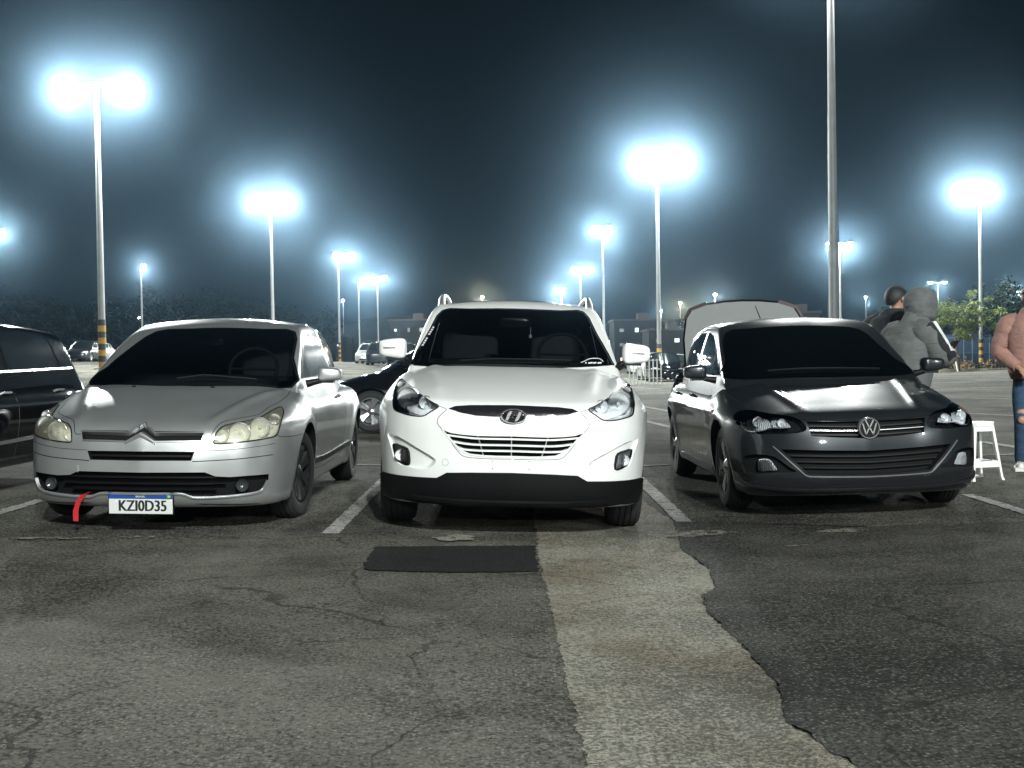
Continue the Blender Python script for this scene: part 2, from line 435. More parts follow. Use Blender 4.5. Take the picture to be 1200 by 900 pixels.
lamp_post(984, 285, 109, 'lamp post mostly hidden behind the thickest pole above the dark car', watts=LAMP_W * .6)
lamp_post(1148, 219, 74, 'tall lamp post with striped foot beside the lit tree', (-1.15, .45), watts=LAMP_W * 1.3)
lamp_post(1198, 342, 150, 'lamp post at the right edge of which only the glow shows', (-.6,), bands=False, watts=LAMP_W * .6)
lamp_post(1014.5, 348, 190, 'short thin lamp post left of the two people behind the dark car', (0.,), bands=False, r=.12, watts=LAMP_W * .35)
lamp_post(1099, 331, 120, 'thin lamp post with two small heads behind the lit tree', (-.8, .7), bands=False, r=.10, watts=LAMP_W * .12)
# the grid goes on beside and behind the camera
for (x, y, w) in ((4.5, -13.5, 1.65), (4.5, -47, 1), (30, -27, 1)):
    lamp_post(0, 0, 0, 'lamp post of the car park outside the picture', (-1.1, 1.1), pos=(x, y), top=12.4, watts=LAMP_W * w)
# small far street lamps
def street_lamp(px, py, Y, hpx, label, lens, col, watts):
    t = at(px, py, Y); k = Y / F_PX
    h = hpx * k
    root = empty('street_lamp', (t.x, t.y, t.z - h)); tag(root, label, 'street lamp', 'far street lamps')
    p = MB(); p.tube([(0, 0, 0), (0, 0, h)], [.10, .06], 8); p.build('pole', M_POLE, root, 40)
    l = MB(); l.lathe([(0, -.22), (.22, -.12), (.3, 0), (.2, .12), (0, .2)], 12, Matrix.Translation((0, 0, h))); l.build('lamp_globe', lens, root, 40)
    lamp_light(root, (0, 0, h - .5), watts, col, .2)
street_lamp(565, 348, 210, 70, 'orange street lamp glowing above the middle of the white SUV roof', M_SODIUM, (1, .66, .36), 9000)
street_lamp(797, 355, 200, 60, 'orange street lamp between the striped pole and the raised tailgate', M_SODIUM, (1, .66, .36), 6000)
street_lamp(774.5, 364, 220, 60, 'small street lamp beside the striped pole, right of the white SUV', M_LED, (.9, .95, 1), 3500)
street_lamp(838, 345, 190, 70, 'pale street lamp above the raised tailgate behind the dark car', M_LED, (1, .92, .8), 8000)
street_lamp(402, 352, 230, 50, 'tiny bluish street lamp beside the left of three thin poles', M_LED, (.7, .85, 1), 2500)
street_lamp(163, 372, 200, 40, 'tiny street lamp low on the small distant pole left of the silver car', M_LED, (.9, .95, 1), 500)
# ------------------------------------------------------------------ car building kit
def smax(a, b, k):
    h = np.maximum(k - np.abs(a - b), 0) / k
    return np.maximum(a, b) + h * h * k * 0.25
def shell(field, lo, hi, seg, res, fine=None):
    """closed quad skin of {field < 0}: box-grid points pulled along rays towards a spine segment.
    seg = ((x,y,z),(x,y,z)) spine along y; res = cell size; fine = (y limit, cell) for the nose"""
    (ya, za), (yb, zb) = seg
    def axis(a, b, r): return np.linspace(a, b, max(2, int(round((b - a) / r)) + 1))
    xs, zs = axis(lo[0], hi[0], res), axis(lo[2], hi[2], res)
    if fine: ys = np.concatenate([axis(lo[1], fine[0], fine[1])[:-1], axis(fine[0], hi[1], res)])
    else: ys = axis(lo[1], hi[1], res)
    nx, ny, nz = len(xs), len(ys), len(zs)
    idx = {}; P = []
    def vid(i, j, k):
        key = (i, j, k)
        if key not in idx:
            idx[key] = len(P); P.append((xs[i], ys[j], zs[k]))
        return idx[key]
    F = []
    for i in range(nx - 1):
        for k in range(nz - 1):
            F.append((vid(i, 0, k), vid(i + 1, 0, k), vid(i + 1, 0, k + 1), vid(i, 0, k + 1)))
            j = ny - 1
            F.append((vid(i, j, k), vid(i, j, k + 1), vid(i + 1, j, k + 1), vid(i + 1, j, k)))
        for j in range(ny - 1):
            F.append((vid(i, j, 0), vid(i, j + 1, 0), vid(i + 1, j + 1, 0), vid(i + 1, j, 0)))
            k = nz - 1
            F.append((vid(i, j, k), vid(i + 1, j, k), vid(i + 1, j + 1, k), vid(i, j + 1, k)))
    for j in range(ny - 1):
        for k in range(nz - 1):
            F.append((vid(0, j, k), vid(0, j, k + 1), vid(0, j + 1, k + 1), vid(0, j + 1, k)))
            i = nx - 1
            F.append((vid(i, j, k), vid(i, j + 1, k), vid(i, j + 1, k + 1), vid(i, j, k + 1)))
    P = np.array(P)
    Q = np.zeros_like(P)
    Q[:, 1] = np.clip(P[:, 1], ya, yb)
    t = (Q[:, 1] - ya) / max(yb - ya, 1e-6)
    Q[:, 2] = za + (zb - za) * t
    Q[:, 0] = P[:, 0] * 0.5                       # columns stay apart along the rays
    a = np.zeros(len(P)); b = np.ones(len(P))
    for _ in range(34):
        m = (a + b) / 2
        X = P + (Q - P) * m[:, None]
        v = field(X[:, 0], X[:, 1], X[:, 2])
        out = v > 0
        a = np.where(out, m, a); b = np.where(out, b, m)
    X = P + (Q - P) * b[:, None]
    T = []
    for a, b_, c, d in F: T += [(a, b_, c), (a, c, d)]       # fixed split so that rays and renderer agree
    return X, T

M_BLACK_PLASTIC = mat('black_plastic', (0.004, 0.004, 0.0045), 0.5, spec=0.22, bump=0.05, bscale=300)
M_GLOSS_BLACK = mat('gloss_black_trim', (0.010, 0.010, 0.012), 0.18, coat=0.5)
M_POCKET = mat('dark_cavity', (0.004, 0.004, 0.0045), 0.85, spec=0.2)
M_RUBBER = mat('tyre_rubber', (0.017, 0.017, 0.018), 0.75, bump=0.2, bscale=90)
M_CHROME = mat('chrome', (0.82, 0.83, 0.84), 0.2, 0.85)
M_SATIN = mat('satin_chrome', (0.50, 0.51, 0.52), 0.3, 0.85)
M_REFLECTOR = mat('lamp_reflector', (0.86, 0.88, 0.90), 0.22, 0.35, bump=0.5, bscale=34)
M_BEZEL = mat('silver_lamp_bezel', (0.78, 0.79, 0.80), 0.35, 0.1, bump=0.4, bscale=45)
def fluted(name):
    m, nt, b = nodes_of(name)
    b.inputs['Base Color'].default_value = (.55, .57, .6, 1); b.inputs['Metallic'].default_value = .25; b.inputs['Roughness'].default_value = .3
    tc = nt.nodes.new('ShaderNodeTexCoord'); w = nt.nodes.new('ShaderNodeTexWave'); w.inputs['Scale'].default_value = 28; w.inputs['Distortion'].default_value = 2.5; w.inputs['Detail'].default_value = 2
    nt.links.new(tc.outputs['Object'], w.inputs['Vector'])
    bp = nt.nodes.new('ShaderNodeBump'); bp.inputs['Strength'].default_value = .8; bp.inputs['Distance'].default_value = .012
    nt.links.new(w.outputs['Fac'], bp.inputs['Height']); nt.links.new(bp.outputs['Normal'], b.inputs['Normal'])
    return m
M_FLUTE = fluted('fluted_reflector')
M_ALLOY = mat('dark_alloy', (0.16, 0.165, 0.17), 0.3, 0.9)
M_ALLOY_L = mat('bright_alloy', (0.55, 0.56, 0.57), 0.25, 0.9)
M_SEAM = mat('panel_gap', (0.006, 0.006, 0.007), 0.7)
M_LENS = clear_glass('headlight_cover', (0.93, 0.95, 0.96))
M_LENS_OLD = clear_glass('yellowed_headlight_cover', (0.80, 0.79, 0.70), rough=0.14, milk=0.13)
M_BULB = mat('bulb_glass', (0.85, 0.87, 0.9), 0.08, 0.3)
M_AMBER = mat('amber_plastic', (0.5, 0.12, 0.02), 0.3)
M_GLASS = mat('tinted_car_glass', (0.010, 0.014, 0.016), 0.03, coat=1.0, spec=0.6)
M_GLASS_CLEAR = clear_glass('tinted_see_through_glass', (0.32, 0.36, 0.37), rough=0.015)
M_GLASS_GLOW = mat('glow_grey_glass', (0.03, 0.036, 0.037), 0.10, coat=1.0, spec=0.6)  # lighter grey base paints in the glow mirrored by the side windows

class Car:
    def __init__(s, name, label, L, nose, half, clearance=0.17):
        """nose = (x, y) of the front centre on the ground; car runs away from the camera along +y"""
        s.L, s.half = L, half
        x, y = nose
        zl, zr = gz(x - .78, y + 1.0), gz(x + .78, y + 1.0)
        s.root = empty(name, (x, y, (zl + zr) / 2), (0, -math.atan2(zr - zl, 1.56), 0))
        tag(s.root, label, 'car')
        s.M = Matrix.Translation((x, y, (zl + zr) / 2)) @ Matrix.Rotation(-math.atan2(zr - zl, 1.56), 4, 'Y')
        s.Mi = s.M.inverted(); s.Mi3 = s.Mi.to_3x3()
        s.bvh = {}
    def reg(s, key, X, F): s.bvh[key] = BVHTree.FromPolygons([tuple(p) for p in X], F)
    def px(s, px, py, key='body', alt=None):
        """photograph pixel -> (point, normal) on the car's skin, in car space"""
        o = s.Mi @ CAM_P; d = (s.Mi3 @ ray(px, py)).normalized()
        h = s.bvh[key].ray_cast(o, d)
        if h[0] is None:
            best = None
            for dx, dy in [(r * math.cos(a), r * math.sin(a)) for r in (1, 2, 3, 5, 8, 12) for a in np.arange(0, 6.28, .5)]:
                d = (s.Mi3 @ ray(px + dx, py + dy)).normalized()
                h = s.bvh[key].ray_cast(o, d)
                if h[0] is not None: break
        return h[0], h[1]
    def front(s, x, z, key='body'):
        h = s.bvh[key].ray_cast(Vector((x, -2, z)), Vector((0, 1, 0)))
        return (h[0], h[1]) if h[0] is not None else (Vector((x, 1, z)), Vector((0, -1, 0)))
    def side(s, y, z, sgn, key='body'):
        h = s.bvh[key].ray_cast(Vector((sgn * 3, y, z)), Vector((-sgn, 0, 0)))
        return (h[0], h[1]) if h[0] is not None else (Vector((sgn * s.half, y, z)), Vector((sgn, 0, 0)))
    def top(s, x, y, key='body'):
        h = s.bvh[key].ray_cast(Vector((x, y, 4)), Vector((0, 0, -1)))
        return (h[0], h[1]) if h[0] is not None else (Vector((x, y, 1)), Vector((0, 0, 1)))
    def proj(s, mode, key='body', sgn=1):
        if mode == 'px': return lambda a, b: s.px(a, b, key)
        if mode == 'front': return lambda a, b: s.front(a, b, key)
        if mode == 'side': return lambda a, b: s.side(a, b, sgn, key)
        if mode == 'top': return lambda a, b: s.top(a, b, key)
    @staticmethod
    def outline(pts, n=1, closed=True):
        """rounds a coarse outline with Catmull-Rom points"""
        if n <= 1: return [tuple(p) for p in pts]
        out = []; m = len(pts)
        for i in range(m if closed else m - 1):
            p0, p1, p2, p3 = (np.array(pts[(i + k) % m] if closed else pts[min(max(i + k, 0), m - 1)], float) for k in (-1, 0, 1, 2))
            for j in range(n):
                t = j / n
                out.append(tuple(0.5 * ((2 * p1) + (p2 - p0) * t + (2*p0 - 5*p1 + 4*p2 - p3) * t*t + (3*p1 - p0 - 3*p2 + p3) * t**3)))
        if not closed: out.append(tuple(pts[-1]))
        return out
    def patch(s, name, poly, m, mode='px', key='body', off=0.003, thick=0.006, step=None, parent=None, mirror=False, sgn=1, sm=40, rim=True):
        """outline laid on the skin as a thin raised plate; returns the object(s)"""
        pr = s.proj(mode, key, sgn)
        if step is None: step = 4.0 if mode == 'px' else 0.03
        bm = bmesh.new()
        try: bm.faces.new([bm.verts.new((p[0], p[1], 0)) for p in poly])
        except ValueError: pass
        bmesh.ops.triangulate(bm, faces=bm.faces[:])
        for ax in (0, 1):
            c0, c1 = min(p[ax] for p in poly), max(p[ax] for p in poly)
            c = c0 + step
            while c < c1 - step * .3:
                co = (c, 0, 0) if ax == 0 else (0, c, 0); no = (1, 0, 0) if ax == 0 else (0, 1, 0)
                bmesh.ops.bisect_plane(bm, geom=bm.verts[:] + bm.edges[:] + bm.faces[:], plane_co=co, plane_no=no)
                c += step
        bmesh.ops.remove_doubles(bm, verts=bm.verts[:], dist=step * 1e-3)
        bmesh.ops.triangulate(bm, faces=[fc for fc in bm.faces if len(fc.verts) > 4])
        nv = bm.verts[:]
        bm.verts.index_update()
        tops, bots = [], []
        for q in nv:
            p, n = pr(q.co.x, q.co.y)
            tops.append(p + n * off); bots.append(p + n * (off - thick))
        faces = [[q.index for q in fc.verts] for fc in bm.faces]
        edges = [(e.verts[0].index, e.verts[1].index) for e in bm.edges if len(e.link_faces) == 1]
        bm.free()
        c = len(tops)
        # make the face winding follow the outward normal
        v0, v1, v2 = (tops[i] for i in faces[0][:3])
        nn = pr(*poly[0])[1]
        nsum = Vector((0, 0, 0))
        for fc in faces:
            a, b, d = tops[fc[0]], tops[fc[1]], tops[fc[2]]
            nsum += (b - a).cross(d - a)
        if nsum.dot(nn) < 0: faces = [fc[::-1] for fc in faces]
        allv = tops + (bots if rim else [])
        allf = list(faces)
        if rim: allf += [(a, b, b + c, a + c) for a, b in edges]
        me = bpy.data.meshes.new(name); me.from_pydata([tuple(p) for p in allv], [], allf); me.update()
        if rim:
            b2 = bmesh.new(); b2.from_mesh(me); bmesh.ops.recalc_face_normals(b2, faces=b2.faces[:])
            tot = sum((fc.normal for fc in b2.faces), Vector((0, 0, 0)))
            if tot.dot(nn) < 0: bmesh.ops.reverse_faces(b2, faces=b2.faces[:])
            b2.to_mesh(me); b2.free()
        smooth(me, sm)
        objs = [link(name, me, m, parent or s.root)]
        if mirror: objs.append(s.mirrored(name, me, parent or s.root))
        return objs if mirror else objs[0]
    def mirrored(s, name, me, parent):
        m2 = me.copy()
        for q in m2.vertices: q.co.x = -q.co.x
        m2.flip_normals()
        return link(name, m2, None, parent)
    def strip(s, name, pts, w, m, mode='px', key='body', h=0.006, sink=0.004, parent=None, mirror=False, sgn=1, round_n=6, closed=False, taper=False, lift=0.0):
        """raised bar swept along a line on the skin (seams, chrome strips, mouldings)"""
        pr = s.proj(mode, key, sgn)
        pts = s.outline(pts, round_n, closed)
        P = [pr(*p) for p in pts]
        P = [q for q in P if q[0] is not None]
        n = len(P); v = []; f = []
        for i in range(n):
            a = P[(i - 1) % n if closed else max(i - 1, 0)][0]; b = P[(i + 1) % n if closed else min(i + 1, n - 1)][0]
            t = (b - a)
            if t.length < 1e-9: t = Vector((1, 0, 0))
            t.normalize(); nn = P[i][1]; sd = nn.cross(t).normalized() * (w / 2)
            if taper:
                u = i / (n - 1); sd = sd * (0.25 + 0.75 * min(1, 6 * min(u, 1 - u)))
            p = P[i][0] + nn * lift
            v += [p - sd - nn * sink, p - sd * .8 + nn * h, p + sd * .8 + nn * h, p + sd - nn * sink]
        for i in range(n if closed else n - 1):
            j = (i + 1) % n
            for k in range(3): f.append((i * 4 + k, i * 4 + k + 1, j * 4 + k + 1, j * 4 + k))
        if not closed:
            f.append((0, 3, 2, 1)); e = (n - 1) * 4; f.append((e, e + 1, e + 2, e + 3))
        me = mesh_from(v, f, None, name)
        b2 = bmesh.new(); b2.from_mesh(me); bmesh.ops.recalc_face_normals(b2, faces=b2.faces[:]); b2.to_mesh(me); b2.free()
        smooth(me, 50)
        o = link(name, me, m, parent or s.root)
        if mirror: return [o, s.mirrored(name, me, parent or s.root)]
        return o
    def cutter(s, poly, mode='px', key='body', depth=0.06, fore=0.12, shrink=0.9, axis=None, sgn=1, mirror=True):
        """outline -> closed pocket solid (verts, faces), following the skin"""
        pr = s.proj(mode, key, sgn)
        ax = Vector((0, 1, 0)) if mode in ('px', 'front') else Vector((-sgn, 0, 0))
        if axis is not None: ax = Vector(axis)
        P = [pr(*p)[0] for p in poly]
        c = sum(P, Vector((0, 0, 0))) / len(P)
        n = len(P)
        near = min(p.dot(ax) for p in P)
        A = [p + ax * (near - fore - p.dot(ax)) for p in P]
        B = [c + (p - c) * shrink + ax * depth for p in P]
        v = A + [p.copy() for p in P] + B
        f = [tuple(range(n)), tuple(reversed(range(2 * n, 3 * n)))]
        for r in (0, 1):
            for i in range(n):
                j = (i + 1) % n
                f.append((r * n + i, (r + 1) * n + i, (r + 1) * n + j, r * n + j))
        out = [(v, f)]
        if mirror: out.append(([Vector((-p.x, p.y, p.z)) for p in v], [q[::-1] for q in f]))
        return out
    def cabin_cuts(s, field, lo, hi, spine, ws, sides, inset=.045, sides_sgn=(-1, 1)):
        """hollow plus window openings for the cabin: (first pass, second pass)"""
        X, F = shell(lambda x, y, z: field(x, y, z) + inset, lo, hi, spine, .06)
        cav = ([Vector(p) for p in X], F, 1, 'arch')
        cuts = [cav]
        cuts += [(v, f, 1) for v, f in s.cutter([(a * .985 + .015 * np.mean([q[0] for q in ws]), b * .985 + .015 * np.mean([q[1] for q in ws])) for a, b in ws], key='cabin', depth=.16, fore=.2, shrink=.97, mirror=False)]
        for sg in sides_sgn:
            for poly in sides:
                cx, cz = np.mean([q[0] for q in poly]), np.mean([q[1] for q in poly])
                cuts += [(v, f, 1) for v, f in s.cutter([(cx + (a - cx) * .95, cz + (b - cz) * .95) for a, b in poly], mode='side', key='cabin', depth=.10, fore=.15, shrink=.98, sgn=sg, mirror=False)]
        return cuts
    def finish_body(s, X, F, mats, cutters, name='body', sharp=32):
        """cutters: list of (verts, faces, material index)"""
        me = bpy.data.meshes.new(name); me.from_pydata([tuple(p) for p in X], [], F); me.update()
        ob = link(name, me, mats, s.root)
        smooth(me)
        arches = [q for q in cutters if len(q) > 3]; rest = [q for q in cutters if len(q) == 3]
        for group in (arches, rest):
            if not group: continue
            bm = bmesh.new()
            for q_ in group:
                v, f, mi = q_[:3]
                vs = [bm.verts.new(p) for p in v]
                fs = []
                for q in f:
                    try: fc = bm.faces.new([vs[i] for i in q]); fc.material_index = mi; fs.append(fc)
                    except ValueError: pass
                bmesh.ops.triangulate(bm, faces=[fc for fc in fs if len(fc.verts) > 4])
            bmesh.ops.recalc_face_normals(bm, faces=bm.faces[:])
            cm = bpy.data.meshes.new('cut'); bm.to_mesh(cm); bm.free()
            for m in mats: cm.materials.append(m)
            co = bpy.data.objects.new('cut', cm); COL.objects.link(co)
            md = ob.modifiers.new('b', 'BOOLEAN'); md.operation = 'DIFFERENCE'; md.solver = 'EXACT'; md.object = co
            pm = ob.parent; ob.parent = None; ob.matrix_world = Matrix.Identity(4)
            bpy.context.view_layer.update()
            dg = bpy.context.evaluated_depsgraph_get()
            nm = bpy.data.meshes.new_from_object(ob.evaluated_get(dg))
            ob.modifiers.clear(); old = ob.data; ob.data = nm; nm.name = name
            ob.parent = pm
            bpy.data.objects.remove(co); bpy.data.meshes.remove(cm); bpy.data.meshes.remove(old)
            me = nm
        smooth(me, sharp)
        return ob

def cyl_cutter(x, y, z, r, depth, sgn, mi, n=40, taper=0.96, floor=-0.4):
    """wheel-well: horizontal cylinder, opened down to the ground"""
    ring = [(r * math.cos(a), r * math.sin(a)) for a in np.linspace(0, math.pi, n // 2 + 1)]
    ring += [(-r, floor), (r, floor)]
    m = len(ring)
    v = [Vector((x + sgn * 0.25, y + a, z + b)) for a, b in ring] + [Vector((x - sgn * depth, y + a * taper, z + b * taper)) for a, b in ring]
    f = [tuple(range(m)), tuple(reversed(range(m, 2 * m)))] + [(i, (i + 1) % m, (i + 1) % m + m, i + m) for i in range(m)]
    return (v, f, mi, 'arch')

def make_wheel(parent, x, y, r, w, sgn, style, steer=0.0, zc=None, rim_mat=None, spokes=5):
    rim_mat = rim_mat or M_ALLOY
    c = empty('wheel', (x, y, r if zc is None else zc), (0, 0, steer), parent)
    MM = Matrix.Rotation(math.radians(90) * sgn, 4, 'Y')      # lathe axis -> outward
    rr = r * 0.66
    t = MB()
    prof = [(rr, -w/2 + .01), (rr + .02, -w/2), (r - .03, -w/2 + .005), (r - .006, -w/2 + .03)]
    for k in range(4):                                          # tread grooves
        a = -w/2 + .035 + k * (w - .07) / 4; b = a + (w - .07) / 4
        prof += [(r, a + .004), (r, b - .006), (r - .008, b - .005), (r - .008, b - .001)]
    prof += [(r - .006, w/2 - .03), (r - .03, w/2 - .005), (rr + .02, w/2), (rr, w/2 - .01)]
    t.lathe(prof, 48, MM, closed=True)
    t.build('tyre', M_RUBBER, c, 35)
    b = MB()
    b.lathe([(rr, -w/2 + .02), (rr - .03, -w/2 + .05), (rr - .03, w/2 - .05), (rr - .004, w/2 - .012), (rr + .004, w/2 - .008), (rr - .012, w/2 - .008), (rr - .022, w/2 - .035)], 40, MM)
    b.lathe([(rr - .02, -w/2 + .06), (0.0, -w/2 + .06)], 24, MM)
    b.build('barrel', M_POCKET if style == 'dark' else M_ALLOY, c, 35)
    sp = MB()
    for k in range(spokes):
        a0 = 2 * math.pi * k / spokes + .3
        for da, wd in (((-.16, .030), (.16, .030)) if style != 'plain' else ((0, .05),)):
            def P(rad, t_, h):
                ang = a0 + da * (rad / rr) ** .6
                return MM @ Vector((rad * math.cos(ang) - t_ * math.sin(ang), rad * math.sin(ang) + t_ * math.cos(ang), h))
            v = []
            for rad, hw, h in ((.05, wd * .6, w/2 - .03), (rr * .55, wd * .55, w/2 - .022), (rr - .012, wd * .8, w/2 - .014)):
                v += [P(rad, -hw, h), P(rad, hw, h), P(rad, hw * 1.25, h - .035), P(rad, -hw * 1.25, h - .035)]
            f = [(3, 2, 1, 0), (8, 9, 10, 11)]
            for i in (0, 4):
                for q in range(4): f.append((i + q, i + (q + 1) % 4, i + 4 + (q + 1) % 4, i + 4 + q))
            sp.add(v, f)
    sp.lathe([(0.0, w/2 - .012), (.03, w/2 - .014), (.055, w/2 - .03), (.06, w/2 - .07)], 20, MM)
    o = sp.build('rim', rim_mat, c, 35)
    b2 = bmesh.new(); b2.from_mesh(o.data); bmesh.ops.recalc_face_normals(b2, faces=b2.faces[:]); b2.to_mesh(o.data); b2.free()
    return c

def bowl(car, parent, p, n, r, depth, name='reflector', m=None, bulb=True, squash=1.0, ring_mat=None):
    """lamp bowl facing n, with a bulb"""
    z = n.normalized(); x = z.cross(Vector((0, 0, 1))).normalized(); y = z.cross(x)
    R = Matrix((x, y * squash, z)).transposed().to_4x4(); R.translation = p
    mb = MB()
    mb.lathe([(r, 0), (r * .98, -.004)] + [(r * q, -depth * (1 - q * q)) for q in (.9, .75, .55, .35, .15)] + [(0.0, -depth)], 28, R)
    o = mb.build(name, m or M_REFLECTOR, parent, 40)
    ring = MB(); ring.lathe([(r * 1.0, -.002), (r * 1.03, .006), (r * 1.10, .004), (r * 1.12, -.01)], 28, R); ring.build('ring', ring_mat or M_CHROME, parent, 40)
    if bulb:
        g = MB(); g.lathe([(0, -depth * .1), (r * .16, -depth * .18), (r * .2, -depth * .4), (r * .14, -depth * .8)], 14, R); g.build('bulb', M_BULB, parent, 40)
    return o
def text_mesh(txt, size, depth=0.0):
    c = bpy.data.curves.new('txt', 'FONT'); c.body = txt; c.size = size; c.align_x = 'CENTER'; c.align_y = 'CENTER'; c.extrude = depth
    c.resolution_u = 3
    o = bpy.data.objects.new('txt', c); COL.objects.link(o)
    bpy.context.view_layer.update()
    me = bpy.data.meshes.new_from_object(o.evaluated_get(bpy.context.evaluated_depsgraph_get()))
    bpy.data.objects.remove(o); bpy.data.curves.remove(c)
    return me
# ------------------------------------------------------------------ what shows through the windows
M_SEAT = mat('dark_seat_cloth', (0.07, 0.07, 0.075), .9)
M_DASH = mat('dark_dashboard', (0.02, 0.02, 0.021), .8)
def interior(c, y_dash, y_seat, z0, roof, w, wheel_side=1):
    n = empty('interior', (0, 0, 0), (0, 0, 0), c.root)
    m = MB(); m.box((0, (y_dash + .5 + 3.3) / 2, z0 - .01), (w * 1.9, 2.8 - y_dash, .03)); m.build('floor_liner', M_DASH, n)
    superball(n, 'dashboard', (0, y_dash + .40, z0 - .03), (w * 1.75, .5, .10), M_DASH, e=.5)
    for sx in (-1, 1):
        superball(n, 'seat', (sx * .36, y_seat, z0 + .06), (.46, .16, .42), M_SEAT, e=.55)
        superball(n, 'headrest', (sx * .36, y_seat + .03, z0 + .36), (.25, .10, .16), M_SEAT, e=.6)
    t = MB(); cx = wheel_side * .36; R = Matrix.Translation((cx, y_dash + .55, z0 + .06)) @ Matrix.Rotation(math.radians(62), 4, 'X')
    ring = [R @ Vector((.18 * math.cos(a), .18 * math.sin(a), 0)) for a in np.linspace(0, 2 * math.pi, 25)]
    t.tube(ring, .014, 8); t.tube([ring[0], ring[12]], .012, 6); t.build('steering_wheel', M_DASH, n, 50)
    mi = superball(n, 'interior_mirror', (0, y_dash + .62, roof - .16), (.24, .04, .07), M_GLOSS_BLACK, e=.5)
    return n
def hang(c, name, p, m):
    o = MB(); o.tube([(p[0], p[1], p[2] + .05), p], .003, 5); o.lathe([(0, 0), (.012, -.01), (.013, -.03), (0, -.04)], 10, Matrix.Translation(p)); return o.build(name, m, c.root, 50)
# ------------------------------------------------------------------ shared car pieces
def superball(parent, name, c, d, m, e=0.55, flat_back=None, n=24, taper=None, rot=None):
    """rounded-box solid; flat_back cuts it at +y; taper(x01) -> scale"""
    v, f = [], []
    R = rot.to_3x3() if rot is not None else None
    sp = lambda a, q: math.copysign(abs(a) ** q, a)
    nv = n // 2
    for i in range(nv + 1):
        th = math.pi * i / nv - math.pi / 2
        for k in range(n):
            ph = 2 * math.pi * k / n
            x = sp(math.cos(th), e) * sp(math.cos(ph), e); y = sp(math.cos(th), e) * sp(math.sin(ph), e); z = sp(math.sin(th), e)
            if flat_back is not None: y = min(y, flat_back)
            p = Vector((x * d[0] / 2, y * d[1] / 2, z * d[2] / 2))
            if taper:
                sy, sz, oz = taper(x); p.y *= sy; p.z = p.z * sz + oz
            if R is not None: p = R @ p
            v.append(p + Vector(c))
    for i in range(nv):
        for k in range(n):
            f.append((i * n + k, i * n + (k + 1) % n, (i + 1) * n + (k + 1) % n, (i + 1) * n + k))
    return link(name, mesh_from(v, f, 50, name), m, parent)
def door_mirror(car, sgn, inner, outer, y, z, h, d, paint, foot, lamp=True):
    """inner/outer = |x| of the housing; foot = (|x|, y, z) where the stalk meets the door"""
    w = outer - inner
    tp = lambda x: (0.75 + 0.25 * (0.5 - 0.5 * sgn * x), 0.72 + 0.28 * (0.5 - 0.5 * sgn * x), 0.0)
    hs = superball(car.root, 'door_mirror', (sgn * (inner + w / 2), y, z), (w, d, h), paint, e=0.48, flat_back=0.55, taper=tp)
    g = MB()
    g.prism([(-.42 * w, -.36 * h), (.40 * w, -.30 * h), (.44 * w, .28 * h), (-.38 * w, .36 * h)], 0, .004, lambda a, b, q: (sgn * (inner + w / 2 + a), y + d * .5 * .55 * .8 + .012 + q, z + b))
    g.build('mirror_glass', M_GLASS, hs)
    s = MB(); s.tube([(sgn * (inner + .03), y - .01, z - h * .38), (sgn * (inner - .02), y - .015, z - h * .48), (sgn * foot[0], foot[1], foot[2])], [.022, .024, .03], 10)
    s.build('mirror_stalk', M_BLACK_PLASTIC, hs, 50)
    u = MB(); u.box((sgn * (inner + w * .36), y - .0, z - h * .46), (w * .62, d * .62, .02)); u.build('mirror_base', M_BLACK_PLASTIC, hs)
    return hs
def wiper(car, pts, key='cabin', parent=None):
    P = [car.px(*p, key) for p in pts]
    m = MB(); m.tube([p + n * .022 for p, n in P], .007, 6)
    m.tube([p + n * .010 for p, n in P], .005, 4)
    return m.build('wiper', M_BLACK_PLASTIC, car.root, 50)
def zpx(ox, oy, pts, s=180 / 1200.0): return [(ox + a * s, oy + b * s) for a, b in pts]
def sym(pts): return list(pts) + [(-a, b) for a, b in reversed(pts) if abs(a) > 1e-4]
def fx(car, pts, key='body'):
    out = []
    for p in pts:
        q = car.px(*p, key)[0]; out.append((q.x, q.z))
    return out
def set_center(pts, which):
    q = list(pts)
    for i in which: q[i] = (0.0, q[i][1])
    return q

